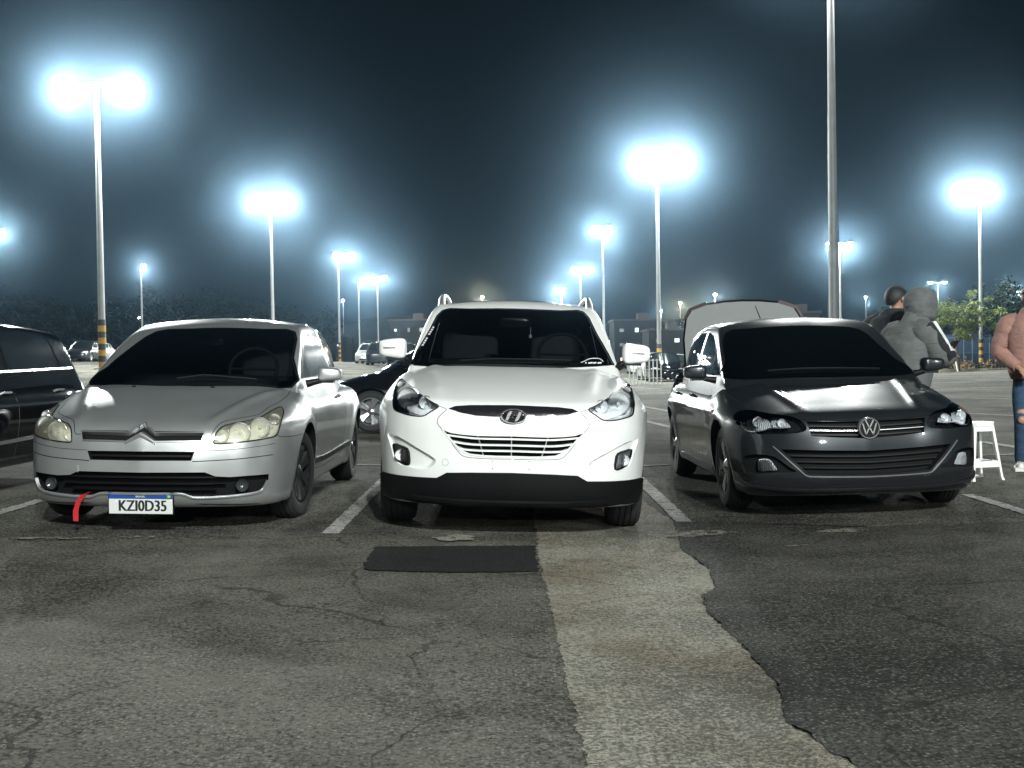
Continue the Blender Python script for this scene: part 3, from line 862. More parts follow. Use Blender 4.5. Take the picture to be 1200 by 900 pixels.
# ------------------------------------------------------------------ white SUV
M_WHITE = mat('white_car_paint', (0.70, 0.71, 0.695), 0.35, coat=1.0)
suv = Car('white_suv', 'white SUV with roof rails and slatted grille, parked in the middle facing the viewer', 4.41, (-0.025, 7.1), 0.91)
def build_suv(c):
    L = c.L
    pf = interp([.15, .22, .35, .5, .65, .8, .88, .95, 1.02, 1.1], [.17, .07, .015, 0, .0, .02, .05, .10, .19, .42])
    cf = interp([0, .3, .5, .62, .72, .80, .86, .92, 1.0], [0, .02, .07, .13, .215, .325, .46, .70, 1.1])
    W = interp([0, .4, .9, 1.5, 2.6, 3.5, 4.41], [.87, .895, .915, .895, .895, .915, .87])
    sec = interp([.15, .3, .45, .6, .78, .9, 1.0, 1.08, 1.2], [-.07, -.035, -.008, 0, -.006, -.03, -.07, -.115, -.22])
    t = interp([-.05, .08, .2, .4, .7, 1.0, 1.2, 1.5, 2.5, 4.45], [.80, .862, .905, .962, 1.03, 1.085, 1.11, 1.07, 1.07, 1.10])
    crown = interp([0, .3, .5, .66, .78, .88, 1.0], [0, .006, .02, .045, .085, .15, .26])
    crease = lambda x, y: .012 * np.exp(-((np.abs(x) - (.44 + .12 * np.clip(y, 0, 1.2))) / .05) ** 2) * np.clip((y - .12) * 4, 0, 1) * (y < 1.3)
    pr = interp([.2, .4, .7, .9, 1.1], [.12, .0, .0, .05, .12]); cr = interp([0, .5, .75, .92], [0, .04, .15, .45])
    zb = interp([0, .3, .9, 2, 4, 4.41], [.215, .20, .19, .19, .21, .30])
    wy = (0.88, 3.52); wr = .355
    def F(x, y, z):
        ax = np.abs(x)
        fl = 0
        for w in wy:
            d = np.hypot(y - w, z - wr); fl = fl + .014 * np.exp(-((d - .42) / .06) ** 2)
        v = smax(pf(z) + cf(ax) - y, ax - W(y) - sec(z) - fl, .09)
        v = smax(v, y - (L - pr(z) - cr(ax)), .1)
        v = smax(v, z - t(y) + crown(ax) - crease(x, y), .055)
        return smax(v, zb(y) - z, .05)
    X, Fc = shell(F, (-1.0, -.05, .12), (1.0, L + .05, 1.25), ((.8, .58), (L - .8, .62)), .03, (1.0, .022))
    c.reg('body', X, Fc)
    yw = interp([.8, 1.05, 1.2, 1.35, 1.5, 1.58, 1.66], [.56, .96, 1.20, 1.45, 1.71, 1.88, 2.15])
    Wg = interp([.8, 1.2, 1.8, 2.8, 3.7, 4.3], [.725, .765, .785, .80, .76, .69])
    R = interp([1.5, 1.8, 2.1, 2.6, 3.2, 3.8, 4.3], [1.51, 1.578, 1.612, 1.635, 1.622, 1.575, 1.50])
    def G(x, y, z):
        ax = np.abs(x)
        v = smax(yw(z) + .34 * ax ** 2 - y, ax - (Wg(y) - .27 * (z - 1.05) - .10 * np.clip(z - 1.3, 0, 1) ** 2 * 3), .045)
        v = smax(v, y - (4.33 - .5 * (z - 1.05) - .2 * ax ** 2), .06)
        v = smax(v, z - R(y) + .045 * (ax / .6) ** 2, .05)
        return smax(v, .85 - z, .02)
    X2, F2 = shell(G, (-.95, .3, .8), (.95, 4.5, 1.75), ((1.9, 1.12), (3.5, 1.12)), .032)
    c.reg('cabin', X2, F2)
    Z1 = lambda p: zpx(430, 420, p)
    lamp = c.outline(Z1([(265, 158), (400, 268), (500, 338), (562, 374), (500, 416), (438, 450), (350, 446), (270, 424), (216, 398), (205, 350), (205, 285), (222, 215)]), 3)
    grille = Z1([(588, 556), (660, 577), (750, 590), (860, 599), (1000, 602), (1133, 603), (1133, 769), (1000, 767), (905, 762), (800, 750), (740, 722), (690, 678), (640, 618)])
    g2 = fx(c, grille); g2 = set_center(g2, [5, 6])
    upper = g2[:6]; lower = g2[6:]
    gfull = upper + [(-a, b) for a, b in reversed(upper[:-1])] + [(-a, b) for a, b in reversed(lower[1:])] + lower
    # order: left-top .. centre-top .. right-top .. right-bottom .. centre-bottom .. left-bottom
    fogp = c.outline(Z1([(162, 580), (260, 618), (400, 702), (500, 762), (540, 800), (500, 850), (430, 866), (310, 846), (222, 800), (188, 690)]), 3)
    foglamp = c.outline(Z1([(197, 668), (240, 680), (302, 706), (318, 760), (318, 828), (282, 824), (236, 790), (210, 740)]), 2)
    cut = []
    for v, f in c.cutter(lamp, depth=.085, shrink=.93): cut.append((v, f, 2))
    for v, f in c.cutter(gfull, mode='front', depth=.05, shrink=.97, mirror=False): cut.append((v, f, 1))
    for v, f in c.cutter(fogp, depth=.022, shrink=.86, fore=.10): cut.append((v, f, 0))
    for w in wy:
        for sg in (-1, 1): cut.append(cyl_cutter(sg * .9, w, wr, .405, .30, sg, 1))
    body = c.finish_body(X, Fc, [M_WHITE, M_POCKET, M_BEZEL], cut)
    ws = c.outline([(518.5, 364), (503, 388), (484, 421), (486, 428), (550, 431), (600, 431), (655, 431), (713, 428), (717, 423.5), (699, 391), (684, 366), (657, 364.4), (600, 362.2), (550, 362.3)], 3)
    wins = ([(1.42, 1.10), (1.75, 1.34), (2.0, 1.47), (2.32, 1.50), (2.36, 1.10)], [(2.44, 1.10), (2.42, 1.50), (2.9, 1.50), (3.22, 1.46), (3.30, 1.13)], [(3.36, 1.14), (3.30, 1.45), (3.66, 1.38), (3.86, 1.20)])
    cc = c.cabin_cuts(G, (-.9, .35, .86), (.9, 4.45, 1.70), ((1.9, 1.12), (3.5, 1.12)), ws, wins)
    cab = c.finish_body(X2, F2, [M_WHITE, M_DASH], cc, 'cabin')
    interior(c, 1.0, 2.25, 1.125, 1.58, .68)
    hang(c, 'mirror_charm', (.12, 1.72, 1.34), mat('white_charm', (.7, .7, .68), .5))
    # lower black skirt
    sk = set_center(fx(c, zpx(430, 510, [(130, 282), (250, 310), (400, 325), (545, 332), (585, 312), (622, 292), (800, 291), (1000, 293), (1133, 294)])), [8])
    top_ = [(sk[0][0] * 1.01, sk[0][1])] + sk[1:]
    low = [(-.80, .235), (-.6, .222), (-.3, .215)]
    skirt = top_ + [(-a, b) for a, b in reversed(top_[:-1])] + [(-a, b) for a, b in low] + [(a, b) for a, b in reversed(low)]
    c.patch('lower_bumper_trim', skirt, M_BLACK_PLASTIC, 'front', off=.012, thick=.03, step=.03)
    for sg in (-1, 1):
        c.patch('lower_bumper_trim', [(.16, .235), (.30, .225), (.50, .22), (.50, sk[0][1] - .01), (.40, sk[0][1] - .01), (.16, sk[0][1] - .01)], M_BLACK_PLASTIC, 'side', off=.012, thick=.03, step=.04, sgn=sg)
    c.strip('lip', [(-.62, .26), (-.3, .25), (0, .25), (.3, .25), (.62, .26)], .03, M_BLACK_PLASTIC, 'front', h=.03)
    # headlights
    for sg in (-1, 1):
        p, n = c.px(475, 466)
        p = Vector((p.x * -sg, p.y, p.z)) if sg > 0 else p
        hl = c.patch('headlight', lamp, M_LENS, off=.002, thick=.002, step=5, rim=False)
        if sg > 0:
            me = hl.data
            for q in me.vertices: q.co.x = -q.co.x
            me.flip_normals()
        o1, _ = c.px(478, 467); o2, _ = c.px(498, 472); o3, _ = c.px(470, 452)
        for o, r, d in ((o1, .068, .05), (o2, .040, .03), (o3, .032, .02)):
            q = Vector((o.x * (-sg), o.y + .052, o.z)); 
            bowl(c, hl, q, Vector((sg * .12, -1, .02)), r, d)
        s_ = c.strip('lamp_rim', lamp, .008, M_GLOSS_BLACK, h=.003, round_n=1, closed=True, parent=hl)
        if sg > 0:
            for q in s_.data.vertices: q.co.x = -q.co.x
            s_.data.flip_normals()
        # inner bezel between the bowls
        bz = c.patch('bezel', [(a * .86 + 489 * .14, b * .86 + 468 * .14) for a, b in lamp], M_BEZEL, off=-.062, thick=.002, step=6, parent=hl, rim=False)
        if sg > 0:
            for q in bz.data.vertices: q.co.x = -q.co.x
            bz.data.flip_normals()
        fl = c.patch('fog_lamp', foglamp, M_LENS, off=-.006, thick=.004, step=4, rim=False)
        bk = c.patch('reflector', foglamp, M_FLUTE, off=-.016, thick=.002, step=3, parent=fl, rim=False)
        if sg > 0:
            for ob in (fl, bk):
                for q in ob.data.vertices: q.co.x = -q.co.x
                ob.data.flip_normals()
        o, _ = c.px(469.5, 533); bowl(c, fl, Vector((o.x * -sg, o.y + .008, o.z)), Vector((0, -1, 0)), .034, .012)
        rm = c.strip('fog_lamp_rim', foglamp, .008, M_BLACK_PLASTIC, h=-.004, sink=.02, round_n=1, closed=True, parent=fl)
        if sg > 0:
            for q in rm.data.vertices: q.co.x = -q.co.x
            rm.data.flip_normals()
    # upper black bar with the badge
    bar = fx(c, Z1([(640, 394), (690, 376), (800, 369), (950, 369), (1133, 370), (1133, 456), (1000, 455), (850, 446), (740, 425)]))
    bar = set_center(bar, [4, 5]); up, lo_ = bar[:5], bar[5:]
    barf = up + [(-a, b) for a, b in reversed(up[:-1])] + [(-a, b) for a, b in reversed(lo_[1:])] + lo_
    c.patch('grille_bar', barf, M_GLOSS_BLACK, 'front', off=.006, thick=.014, step=.025)
    # grille slats
    g = empty('grille', (0, 0, 0), (0, 0, 0), c.root)
    for ys in ((632, 598), (681, 648), (726, 696)):
        cyz = 420 + ys[0] * .15; eyz = 420 + ys[1] * .15
        xl = {632: 620, 681: 662, 726: 706}[ys[0]]
        pts = [(430 + xl * .15, eyz), (430 + 760 * .15, eyz + (cyz - eyz) * .55), (430 + 880 * .15, eyz + (cyz - eyz) * .85), (430 + 1133 * .15, cyz)]
        h = fx(c, pts); h[-1] = (0, h[-1][1])
        c.strip('slat', h + [(-a, b) for a, b in reversed(h[:-1])], .0135, M_WHITE, 'front', h=-.004, sink=.04, parent=g)
    for a, b in (((862, 596), (908, 764)), ((1130, 600), (1128, 770))):
        l = fx(c, Z1([a, b]))
        c.strip('divider', l, .007, M_SATIN, 'front', h=-.012, sink=.03, parent=g, round_n=4)
        if a[0] < 1000: c.strip('divider', [(-p, q) for p, q in l], .007, M_SATIN, 'front', h=-.012, sink=.03, parent=g, round_n=4)
    rimp = gfull
    c.strip('grille_surround', rimp, .012, M_WHITE, 'front', h=.005, round_n=1, closed=True, parent=g)
    # badge: dark oval with a slanted H
    p0, n0 = c.front(0, fx(c, [(600, 487.5)])[0][1])
    bd = empty('badge', (0, 0, 0), (0, 0, 0), c.root)
    m = MB(); R = Matrix.Translation(p0 + Vector((0, -.014, 0))) @ Matrix.Rotation(math.radians(90), 4, 'X') @ Matrix.Diagonal((1, .56, 1, 1))
    m.lathe([(0, .012), (.066, .010), (.074, .004), (.076, -.02)], 36, R); m.build('badge_plate', M_GLOSS_BLACK, bd, 40)
    m = MB(); m.lathe([(.082, -.01), (.081, .012), (.076, .018), (.070, .014), (.070, .0)], 36, R); m.build('badge_ring', M_CHROME, bd, 40)
    m = MB()
    fr = lambda a, b, q: Vector((p0.x + a, p0.y - .026 - q, p0.z + b))
    for poly in ([(-.050, -.024), (-.034, -.028), (-.008, .030), (-.020, .031), (-.034, .018)], [(.050, .024), (.034, .028), (.008, -.030), (.020, -.031), (.034, -.018)], [(-.030, -.002), (-.006, -.007), (.018, .008), (.030, .002), (.006, .008), (-.018, -.006)]):
        m.prism(poly, 0, .008, fr)
    m.build('badge_letter', M_CHROME, bd)
    # seams
    SE = lambda pts, **k: c.strip('panel_seam', pts, .0045, M_SEAM, h=.0008, sink=.01, mirror=True, **k)
    SE(Z1([(270, 158), (262, 125), (290, 70), (318, 10)]))
    SE(Z1([(562, 372), (620, 398), (585, 432), (552, 475), (556, 515), (590, 556)]))
    SE(Z1([(606, 580), (650, 640), (700, 712), (760, 766), (900, 782), (1020, 786), (1129, 787)]))
    cap = [(430 + 612 * .15 + 3.7 * math.cos(a), 420 + 812 * .15 + 3.7 * math.sin(a)) for a in np.linspace(0, 6.28, 20)[:-1]]
    c.strip('tow_cover', cap, .004, mat('shadow_gap_grey', (.35, .36, .35), .6), h=.0008, round_n=1, closed=True)
    for q in ((577.3, 540.5), (577.3, 549.3), (620, 541), (620, 550)):
        c.patch('plate_screw_hole', [(q[0] + .7 * math.cos(a), q[1] + .7 * math.sin(a)) for a in np.linspace(0, 6.28, 7)[:-1]], M_SEAM, off=.001, step=3)
    # glass
    c.patch('windshield', ws, M_GLASS_CLEAR, key='cabin', off=.006, thick=.01, step=4)
    c.strip('windshield_seal', ws, .012, M_BLACK_PLASTIC, key='cabin', h=.003, round_n=1, closed=True)
    for sg in (-1, 1):
        for poly in wins:
            c.patch('side_window', poly, M_GLASS_CLEAR, 'side', 'cabin', sgn=sg, step=.08)
        for pts in ([(1.3, .98), (1.36, .6), (1.42, .28)], [(2.40, 1.06), (2.40, .6), (2.36, .28)], [(3.30, 1.06), (3.22, .75), (3.1, .5)]):
            c.strip('panel_seam', pts, .006, M_SEAM, 'side', h=.0008, sink=.01, sgn=sg)
        for yy in (2.18, 3.08):
            p, n = c.side(yy, .88, sg)
            m = MB(); m.tube([p, p + n * .03 + Vector((0, .02, 0)), p + n * .03 + Vector((0, .17, .0)), p + Vector((0, .19, 0))], .011, 8); m.build('door_handle', M_WHITE, c.root, 40)
        c.strip('sill_trim', [(1.3, .27), (2.2, .26), (3.1, .27)], .09, M_BLACK_PLASTIC, 'side', h=.008, sgn=sg)
        # roof rail
        pts = []
        for yy, lift in ((1.98, -.01), (2.05, .035), (2.16, .062), (2.5, .068), (3.0, .066), (3.5, .062), (3.75, .03), (3.82, -.01)):
            q, n = c.top(sg * .585, yy, 'cabin'); pts.append(q + Vector((0, 0, lift)))
        m = MB(); m.tube(pts, [.028, .026, .020, .018, .018, .018, .022, .024], 10); m.build('roof_rail', M_SATIN, c.root, 50)
    tl = [[(.50, .80), (.80, .78), (.82, 1.02), (.62, 1.05)]]
    for sg in (-1, 1):
        poly = [(sg * a, b) for a, b in tl[0]]
        P = []
        for a, b in poly:
            h = c.bvh['body'].ray_cast(Vector((a, 7, b)), Vector((0, -1, 0))); P.append(h[0] if h[0] is not None else Vector((a, L - .1, b)))
        m = MB(); m.add([p + Vector((0, .012, 0)) for p in P] + [p - Vector((0, .03, 0)) for p in P], [(0, 1, 2, 3), (4, 5, 1, 0), (5, 6, 2, 1), (6, 7, 3, 2), (7, 4, 0, 3)])
        m.build('tail_light', mat('tail_light_red', (.25, .01, .01), .15, coat=1), c.root)
    door_mirror(c, -1, .785, .985, 1.26, 1.20, .165, .16, M_WHITE, (.76, 1.22, 1.10))
    door_mirror(c, 1, .785, .985, 1.26, 1.20, .165, .16, M_WHITE, (.76, 1.22, 1.10))
    for sg in (-1, 1):
        m = MB(); R_ = Matrix.Rotation(0, 4, 'X')
        m.box((sg * .90, 1.182, 1.215), (.085, .02, .018)); m.build('mirror_indicator', M_REFLECTOR, c.root)
    for w, st in zip(wy, (0.0, 0)):
        for sg in (-1, 1): make_wheel(c.root, sg * .770, w, wr, .225, sg, 'dark')
    # under-body
    m = MB(); m.box((0, 2.2, .27), (1.2, 3.6, .12)); m.box((0, .62, .25), (1.3, .5, .06)); m.build('underbody', M_POCKET, c.root)
    # cowl and wipers
    # stickers on the windshield: white lettering along the left pillar, outline of a car at lower right
    M_STICK = mat('white_sticker', (.62, .64, .64), .6)
    for k in range(9):
        if k == 4: continue
        t_ = k / 8; a_ = 494.3 + t_ * 12.2; b_ = 406 - t_ * 20.5
        c.patch('sticker_letter', [(a_, b_), (a_ + .9, b_ - 1.6), (a_ + 3.0, b_ - 1.5), (a_ + 2.1, b_ + .2)], M_STICK, key='cabin', off=.009, thick=.001, step=4)
    st = empty('sticker', (0, 0, 0), (0, 0, 0), c.root)
    c.strip('sticker_outline', [(680.5, 426), (684, 424.6), (690.5, 421.6), (698, 421), (703, 421.8), (706.5, 425)], .006, M_STICK, key='cabin', h=.010, sink=-.008, parent=st)
    for a_, w_ in ((685.5, 1.5), (689, 5), (694.5, 4), (700, 4.5)):
        c.patch('sticker_text', [(a_, 427.4), (a_, 425.8), (a_ + w_, 425.3), (a_ + w_, 426.9)], M_STICK, key='cabin', off=.009, thick=.001, step=4, parent=st)
    wiper(c, [(540, 425.5), (580, 423.5), (640, 424.5), (668, 425.5)])
build_suv(suv)
# ------------------------------------------------------------------ silver coupe
def flip(*obs):
    for o in obs:
        for q in o.data.vertices: q.co.x = -q.co.x
        o.data.flip_normals()
def mirror_poly(half):
    """half outline starting and ending on the centre line -> full outline"""
    h = [(0.0, half[0][1])] + list(half[1:-1]) + [(0.0, half[-1][1])]
    return h + [(-a, b) for a, b in reversed(h[1:-1])]
def dense(pts, k=6):
    out = []
    for a, b in zip(pts[:-1], pts[1:]):
        for j in range(k): out.append((a[0] + (b[0] - a[0]) * j / k, a[1] + (b[1] - a[1]) * j / k))
    return out + [pts[-1]]
def both(pts):
    """right half (from the side to the centre) -> whole line"""
    p = list(pts[:-1]) + [(0.0, pts[-1][1])]
    return p + [(-a, b) for a, b in reversed(p[:-1])]
def metallic(name, col, rough=0.34, metal=0.85, dirt=0.12, spec=0.5, coat=0.9):
    m, nt, b = nodes_of(name)
    b.inputs['Metallic'].default_value = metal; b.inputs['Roughness'].default_value = rough
    b.inputs['Coat Weight'].default_value = coat; b.inputs['Specular IOR Level'].default_value = spec; b.inputs['Coat Roughness'].default_value = 0.05 if coat > .5 else 0.13
    tc = N(nt, 'TexCoord')
    n1 = N(nt, 'TexNoise', Scale=3.0, Detail=6.0); nt.links.new(tc.outputs['Object'], n1.inputs['Vector'])
    n2 = N(nt, 'TexNoise', Scale=900.0, Detail=1.0); nt.links.new(tc.outputs['Object'], n2.inputs['Vector'])
    a = N(nt, 'Math', operation='MULTIPLY_ADD'); nt.links.new(n1.outputs['Fac'], a.inputs[0]); a.inputs[1].default_value = dirt * 2; a.inputs[2].default_value = 1 - dirt * 1.2
    a2 = N(nt, 'Math', operation='MULTIPLY_ADD'); nt.links.new(n2.outputs['Fac'], a2.inputs[0]); a2.inputs[1].default_value = 0.25; nt.links.new(a.outputs[0], a2.inputs[2])
    v = N(nt, 'VectorMath', operation='SCALE'); v.inputs[0].default_value = col; nt.links.new(a2.outputs[0], v.inputs['Scale'])
    nt.links.new(v.outputs[0], b.inputs['Base Color'])
    r = N(nt, 'Math', operation='MULTIPLY_ADD'); nt.links.new(n1.outputs['Fac'], r.inputs[0]); r.inputs[1].default_value = 0.18; r.inputs[2].default_value = rough - .09
    nt.links.new(r.outputs[0], b.inputs['Roughness'])
    return m
M_SILVER = metallic('silver_car_paint', (0.46, 0.475, 0.475), 0.36, 0.75, 0.13)
silver = Car('silver_coupe', 'worn silver three-door coupe with yellowed headlights and blue-topped number plate', 4.27, (-2.345, 7.15), 0.885)
def build_silver(c):
    L = c.L
    pf = interp([.10, .16, .24, .34, .46, .58, .66, .73, .83, .95], [.20, .09, .03, .004, 0, .01, .035, .09, .24, .52])
    cf = interp([0, .3, .5, .62, .72, .80, .86, .92], [0, .025, .075, .135, .22, .335, .48, .78])
    W = interp([0, .5, .93, 1.6, 2.6, 3.5, 4.27], [.85, .875, .89, .872, .878, .89, .80])
    sec = interp([.12, .25, .42, .58, .70, .80, .88, .96, 1.1], [-.085, -.045, -.012, 0, -.004, -.025, -.06, -.105, -.22])
    t = interp([-.05, .06, .15, .35, .6, .9, 1.15, 1.5, 3.6, 4.0, 4.3], [.60, .672, .718, .788, .858, .925, .962, .93, .95, .93, .88])
    crown = interp([0, .3, .5, .65, .77, .87, 1.0], [0, .008, .024, .05, .088, .16, .30])
    crease = lambda x, y: .016 * np.exp(-((np.abs(x) - (.37 + .30 * np.clip(y, 0, 1.1))) / .035) ** 2) * np.clip((y - .05) * 6, 0, 1) * np.clip((1.1 - y) * 4, 0, 1)
    pr = interp([.2, .4, .7, .9, 1.1], [.12, .0, .02, .08, .16]); cr = interp([0, .5, .75, .92], [0, .05, .17, .5])
    zb = interp([0, .3, .9, 2, 4, 4.41], [.165, .16, .16, .17, .20, .30])
    wy = (.93, 3.54); wr = .316
    def F(x, y, z):
        ax = np.abs(x); fl = 0
        for w in wy:
            d = np.hypot(y - w, z - wr); fl = fl + .016 * np.exp(-((d - .38) / .06) ** 2)
        v = smax(pf(z) + cf(ax) - y, ax - W(y) - sec(z) - fl, .08)
        v = smax(v, y - (L - pr(z) - cr(ax)), .1)
        v = smax(v, z - t(y) + crown(ax) - crease(x, y), .05)
        return smax(v, zb(y) - z, .04)
    X, Fc = shell(F, (-.98, -.05, .08), (.98, L + .05, 1.12), ((.8, .52), (L - .8, .55)), .03, (1.0, .02))
    c.reg('body', X, Fc)
    yw = interp([.7, .95, 1.1, 1.25, 1.36, 1.42, 1.5], [.50, .93, 1.20, 1.50, 1.76, 1.95, 2.4])
    Wg = interp([.8, 1.2, 1.8, 2.6, 3.3, 3.8, 4.2], [.70, .755, .775, .775, .725, .65, .55])
    R = interp([1.5, 1.8, 2.1, 2.5, 2.9, 3.3, 3.7, 4.0, 4.25], [1.33, 1.395, 1.432, 1.452, 1.438, 1.385, 1.28, 1.15, .98])
    def G(x, y, z):
        ax = np.abs(x)
        v = smax(yw(z) + .50 * ax ** 2 - y, ax - (Wg(y) - .30 * (z - .95) - .35 * np.clip(z - 1.15, 0, 1) ** 2), .05)
        v = smax(v, y - (4.22 - .25 * (z - .95) - .25 * ax ** 2), .06)
        v = smax(v, z - R(y) + .05 * (ax / .6) ** 2, .06)
        return smax(v, .72 - z, .02)
    X2, F2 = shell(G, (-.92, .2, .66), (.92, 4.4, 1.58), ((1.9, .98), (3.4, .96)), .032)
    c.reg('cabin', X2, F2)
    Z2 = lambda p: zpx(180, 440, p)
    lamp = c.outline(Z2([(478, 532), (474, 500), (495, 442), (545, 398), (625, 376), (800, 342), (870, 307), (940, 266), (998, 246), (1014, 292), (990, 380), (962, 462), (900, 488), (750, 513), (600, 529)]), 3)
    H = lambda pts: fx(c, pts)
    op1 = mirror_poly(H([(168.7, 494.5), (181, 505), (210, 505.2), (240, 505.5), (235, 518.5), (205, 518.5), (179, 518.5), (167, 508)]))
    op2 = mirror_poly(H([(166, 529), (200, 529.2), (228, 529.5), (224, 540), (195, 540), (166, 540)]))
    op3 = mirror_poly(H([(165, 553.8), (200, 553.7), (240, 553.5), (252, 558.2), (270, 559), (292, 557.3), (315, 555.5), (314.5, 563), (309.5, 571), (303, 575.5), (285, 578.5), (247, 581.5), (225, 581.2), (213, 577.5), (190, 577.5), (164, 577.8)]))
    cut = [(v, f, 2) for v, f in c.cutter(lamp, depth=.08, shrink=.92)]
    for op, d in ((op1, .035), (op2, .05), (op3, .06)):
        cut += [(v, f, 1) for v, f in c.cutter(op, mode='front', depth=d, shrink=.98, mirror=False)]
    for w in wy:
        for sg in (-1, 1): cut.append(cyl_cutter(sg * .87, w, wr, .362, .28, sg, 1))
    c.finish_body(X, Fc, [M_SILVER, M_POCKET, M_BEZEL], cut)
    ws = c.outline([(184, 389), (225, 386), (265, 385), (310, 386.5), (345.5, 389.5), (343.5, 420), (341.5, 454), (230, 453), (106, 451), (126, 431), (150, 411)], 3)
    cc = c.cabin_cuts(G, (-.88, .25, .78), (.88, 4.35, 1.54), ((1.9, .98), (3.4, .96)), ws, ())
    c.finish_body(X2, F2, [M_SILVER, M_DASH], cc, 'cabin')
    interior(c, 1.0, 2.2, .975, 1.40, .66)
    # headlights
    for sg in (1, -1):
        hl = c.patch('headlight', lamp, M_LENS_OLD, off=.002, thick=.002, step=5, rim=False)
        rim_ = c.strip('lamp_rim', lamp, .010, M_GLOSS_BLACK, h=.003, round_n=1, closed=True, parent=hl)
        bz = c.patch('bezel', [(a * .88 + 288 * .12, b * .86 + 505 * .14) for a, b in lamp], M_BEZEL, off=-.055, thick=.002, step=6, parent=hl, rim=False)
        if sg < 0: flip(hl, rim_, bz)
        for q, r, d in (((258, 511), .040, .03), ((279, 508), .062, .05), ((303, 501), .058, .05), ((320, 491), .034, .025)):
            o, _ = c.px(*q); bowl(c, hl, Vector((o.x * sg, o.y + .045, o.z)), Vector((sg * .15, -1, .02)), r, d, bulb=r > .05)
    # double-chevron grille bars
    g = empty('grille', (0, 0, 0), (0, 0, 0), c.root)
    l1 = both(H([(240, 507), (210, 507), (181.5, 507.2), (168.7, 496.5)]))
    l2 = both(H([(235, 517.2), (205, 517.3), (180, 517.8), (166.5, 507.5)]))
    for l in (l1, l2):
        c.strip('chevron_bar', dense(l, 5), .011, M_SATIN, 'front', h=.006, sink=.03, round_n=1, parent=g)
        (xa, za), (_, zp) = l[len(l) // 2 - 1], l[len(l) // 2]
        xa = abs(xa) + .012; za -= .008; zp += .006; th = .030
        yf_ = c.front(0, zp)[0].y
        m = MB()
        for sg in (-1, 1):
            m.add([(sg * a_, yf_ + o_, b_) for o_ in (-.024, .04) for a_, b_ in ((0, zp), (0, zp - th), (xa, za - th * .5), (xa, za + th * .3))] + [(0, yf_ - .034, zp - th * .5), (sg * xa, yf_ - .030, za - th * .1)],
                  [(0, 3, 9, 8), (8, 9, 2, 1), (9, 3, 2), (0, 4, 7, 3), (1, 2, 6, 5), (3, 7, 6, 2)])
        o_ = m.build('chevron', M_CHROME, g)
        b2 = bmesh.new(); b2.from_mesh(o_.data); bmesh.ops.recalc_face_normals(b2, faces=b2.faces[:]); b2.to_mesh(o_.data); b2.free()
    zz = [(p[1] + q[1]) / 2 for p, q in zip(l1, l2)]
    for zc in (.30, .335, .37):
        x_ = .70 if zc > .32 else .62
        z0 = min(b for a, b in op3); z1 = max(b for a, b in op3)
        zq = z0 + (z1 - z0) * (zc - .27) / .13
        c.strip('slat', [(-x_ * .75, zq), (-.3, zq), (0, zq), (.3, zq), (x_ * .75, zq)], .012, M_BLACK_PLASTIC, 'front', h=-.02, sink=.04, parent=g)
    zq = (op2[0][1] + op2[5][1]) / 2
    c.strip('slat', [(-.31, zq), (0, zq), (.31, zq)], .014, M_BLACK_PLASTIC, 'front', h=-.012, sink=.03, parent=g)
    # fog lamps
    for sg in (-1, 1):
        o, _ = c.px(283.5, 569); bowl(c, c.root, Vector((o.x * sg, o.y + .012, o.z)), Vector((sg * .2, -1, 0)), .038, .02, name='fog_lamp', m=mat('dim_fog_glass', (.03, .033, .036), .2), bulb=False, ring_mat=M_BLACK_PLASTIC)
    # number plate
    pz = H([(161, 589.5)])[0][1]; p0, _ = c.front(0, pz)
    pl = empty('license_plate', (0, p0.y - .02, pz), (math.radians(4), 0, 0), c.root)
    M_PL_W = mat('plate_white', (.52, .53, .51), .5); M_PL_B = mat('plate_blue', (.01, .05, .22), .4); M_INK = mat('plate_ink', (.01, .01, .01), .5)
    m = MB(); m.box((0, .004, 0), (.412, .008, .142)); m.build('plate_frame', M_BLACK_PLASTIC, pl)
    m = MB(); m.box((0, -.003, 0), (.398, .005, .128)); m.build('plate_face', M_PL_W, pl)
    m = MB(); m.box((0, -.0062, .0475), (.398, .003, .033)); m.build('plate_band', M_PL_B, pl)
    Rx = Matrix.Rotation(math.radians(90), 4, 'X')
    for txt, size, pos, mm, sx in (('KZI0D35', .098, (.012, -.0072, -.016), M_INK, .82), ('BRASIL', .020, (0, -.0105, .046), M_PL_W, 1.0)):
        me = text_mesh(txt, size, .0008); me.transform(Matrix.Translation(pos) @ Rx @ Matrix.Diagonal((sx, 1, 1, 1)))
        if txt[0] == 'K':                                        # embossed strokes are heavy
            bm = bmesh.new(); bm.from_mesh(me); bm.to_mesh(me); bm.free()
        link('plate_text', me, mm, pl)
        if txt[0] == 'K':
            m2 = me.copy(); m2.transform(Matrix.Translation((.003, -.0003, 0))); link('plate_text', m2, None, pl)
            m2 = me.copy(); m2.transform(Matrix.Translation((-.003, -.0006, .0))); link('plate_text', m2, None, pl)
    m = MB(); m.box((.178, -.0082, .047), (.026, .002, .019)); m.build('plate_flag', mat('plate_green', (.02, .25, .08), .5), pl)
    m = MB(); m.box((.178, -.0096, .047), (.012, .001, .010)); m.build('plate_flag_diamond', mat('plate_yellow', (.6, .45, .03), .5), pl)
    # bumper details
    SE = lambda pts, w=.005, **k: c.strip('panel_seam', pts, w, M_SEAM, h=.0008, sink=.01, mirror=True, **k)
    SE([(225, 541), (255, 539.5), (285, 537.3), (320, 532.8)], .007)
    SE([(229, 528.8), (270, 527), (304, 523), (322, 519.6)], .004)
    SE([(324, 509.5), (330, 511.8), (343, 511), (354, 508.6)])
    SE(Z2([(395, 467), (448, 465), (487, 408), (550, 361), (720, 325), (820, 304), (900, 248), (985, 205), (1055, 145), (1074, 95)]), .006)
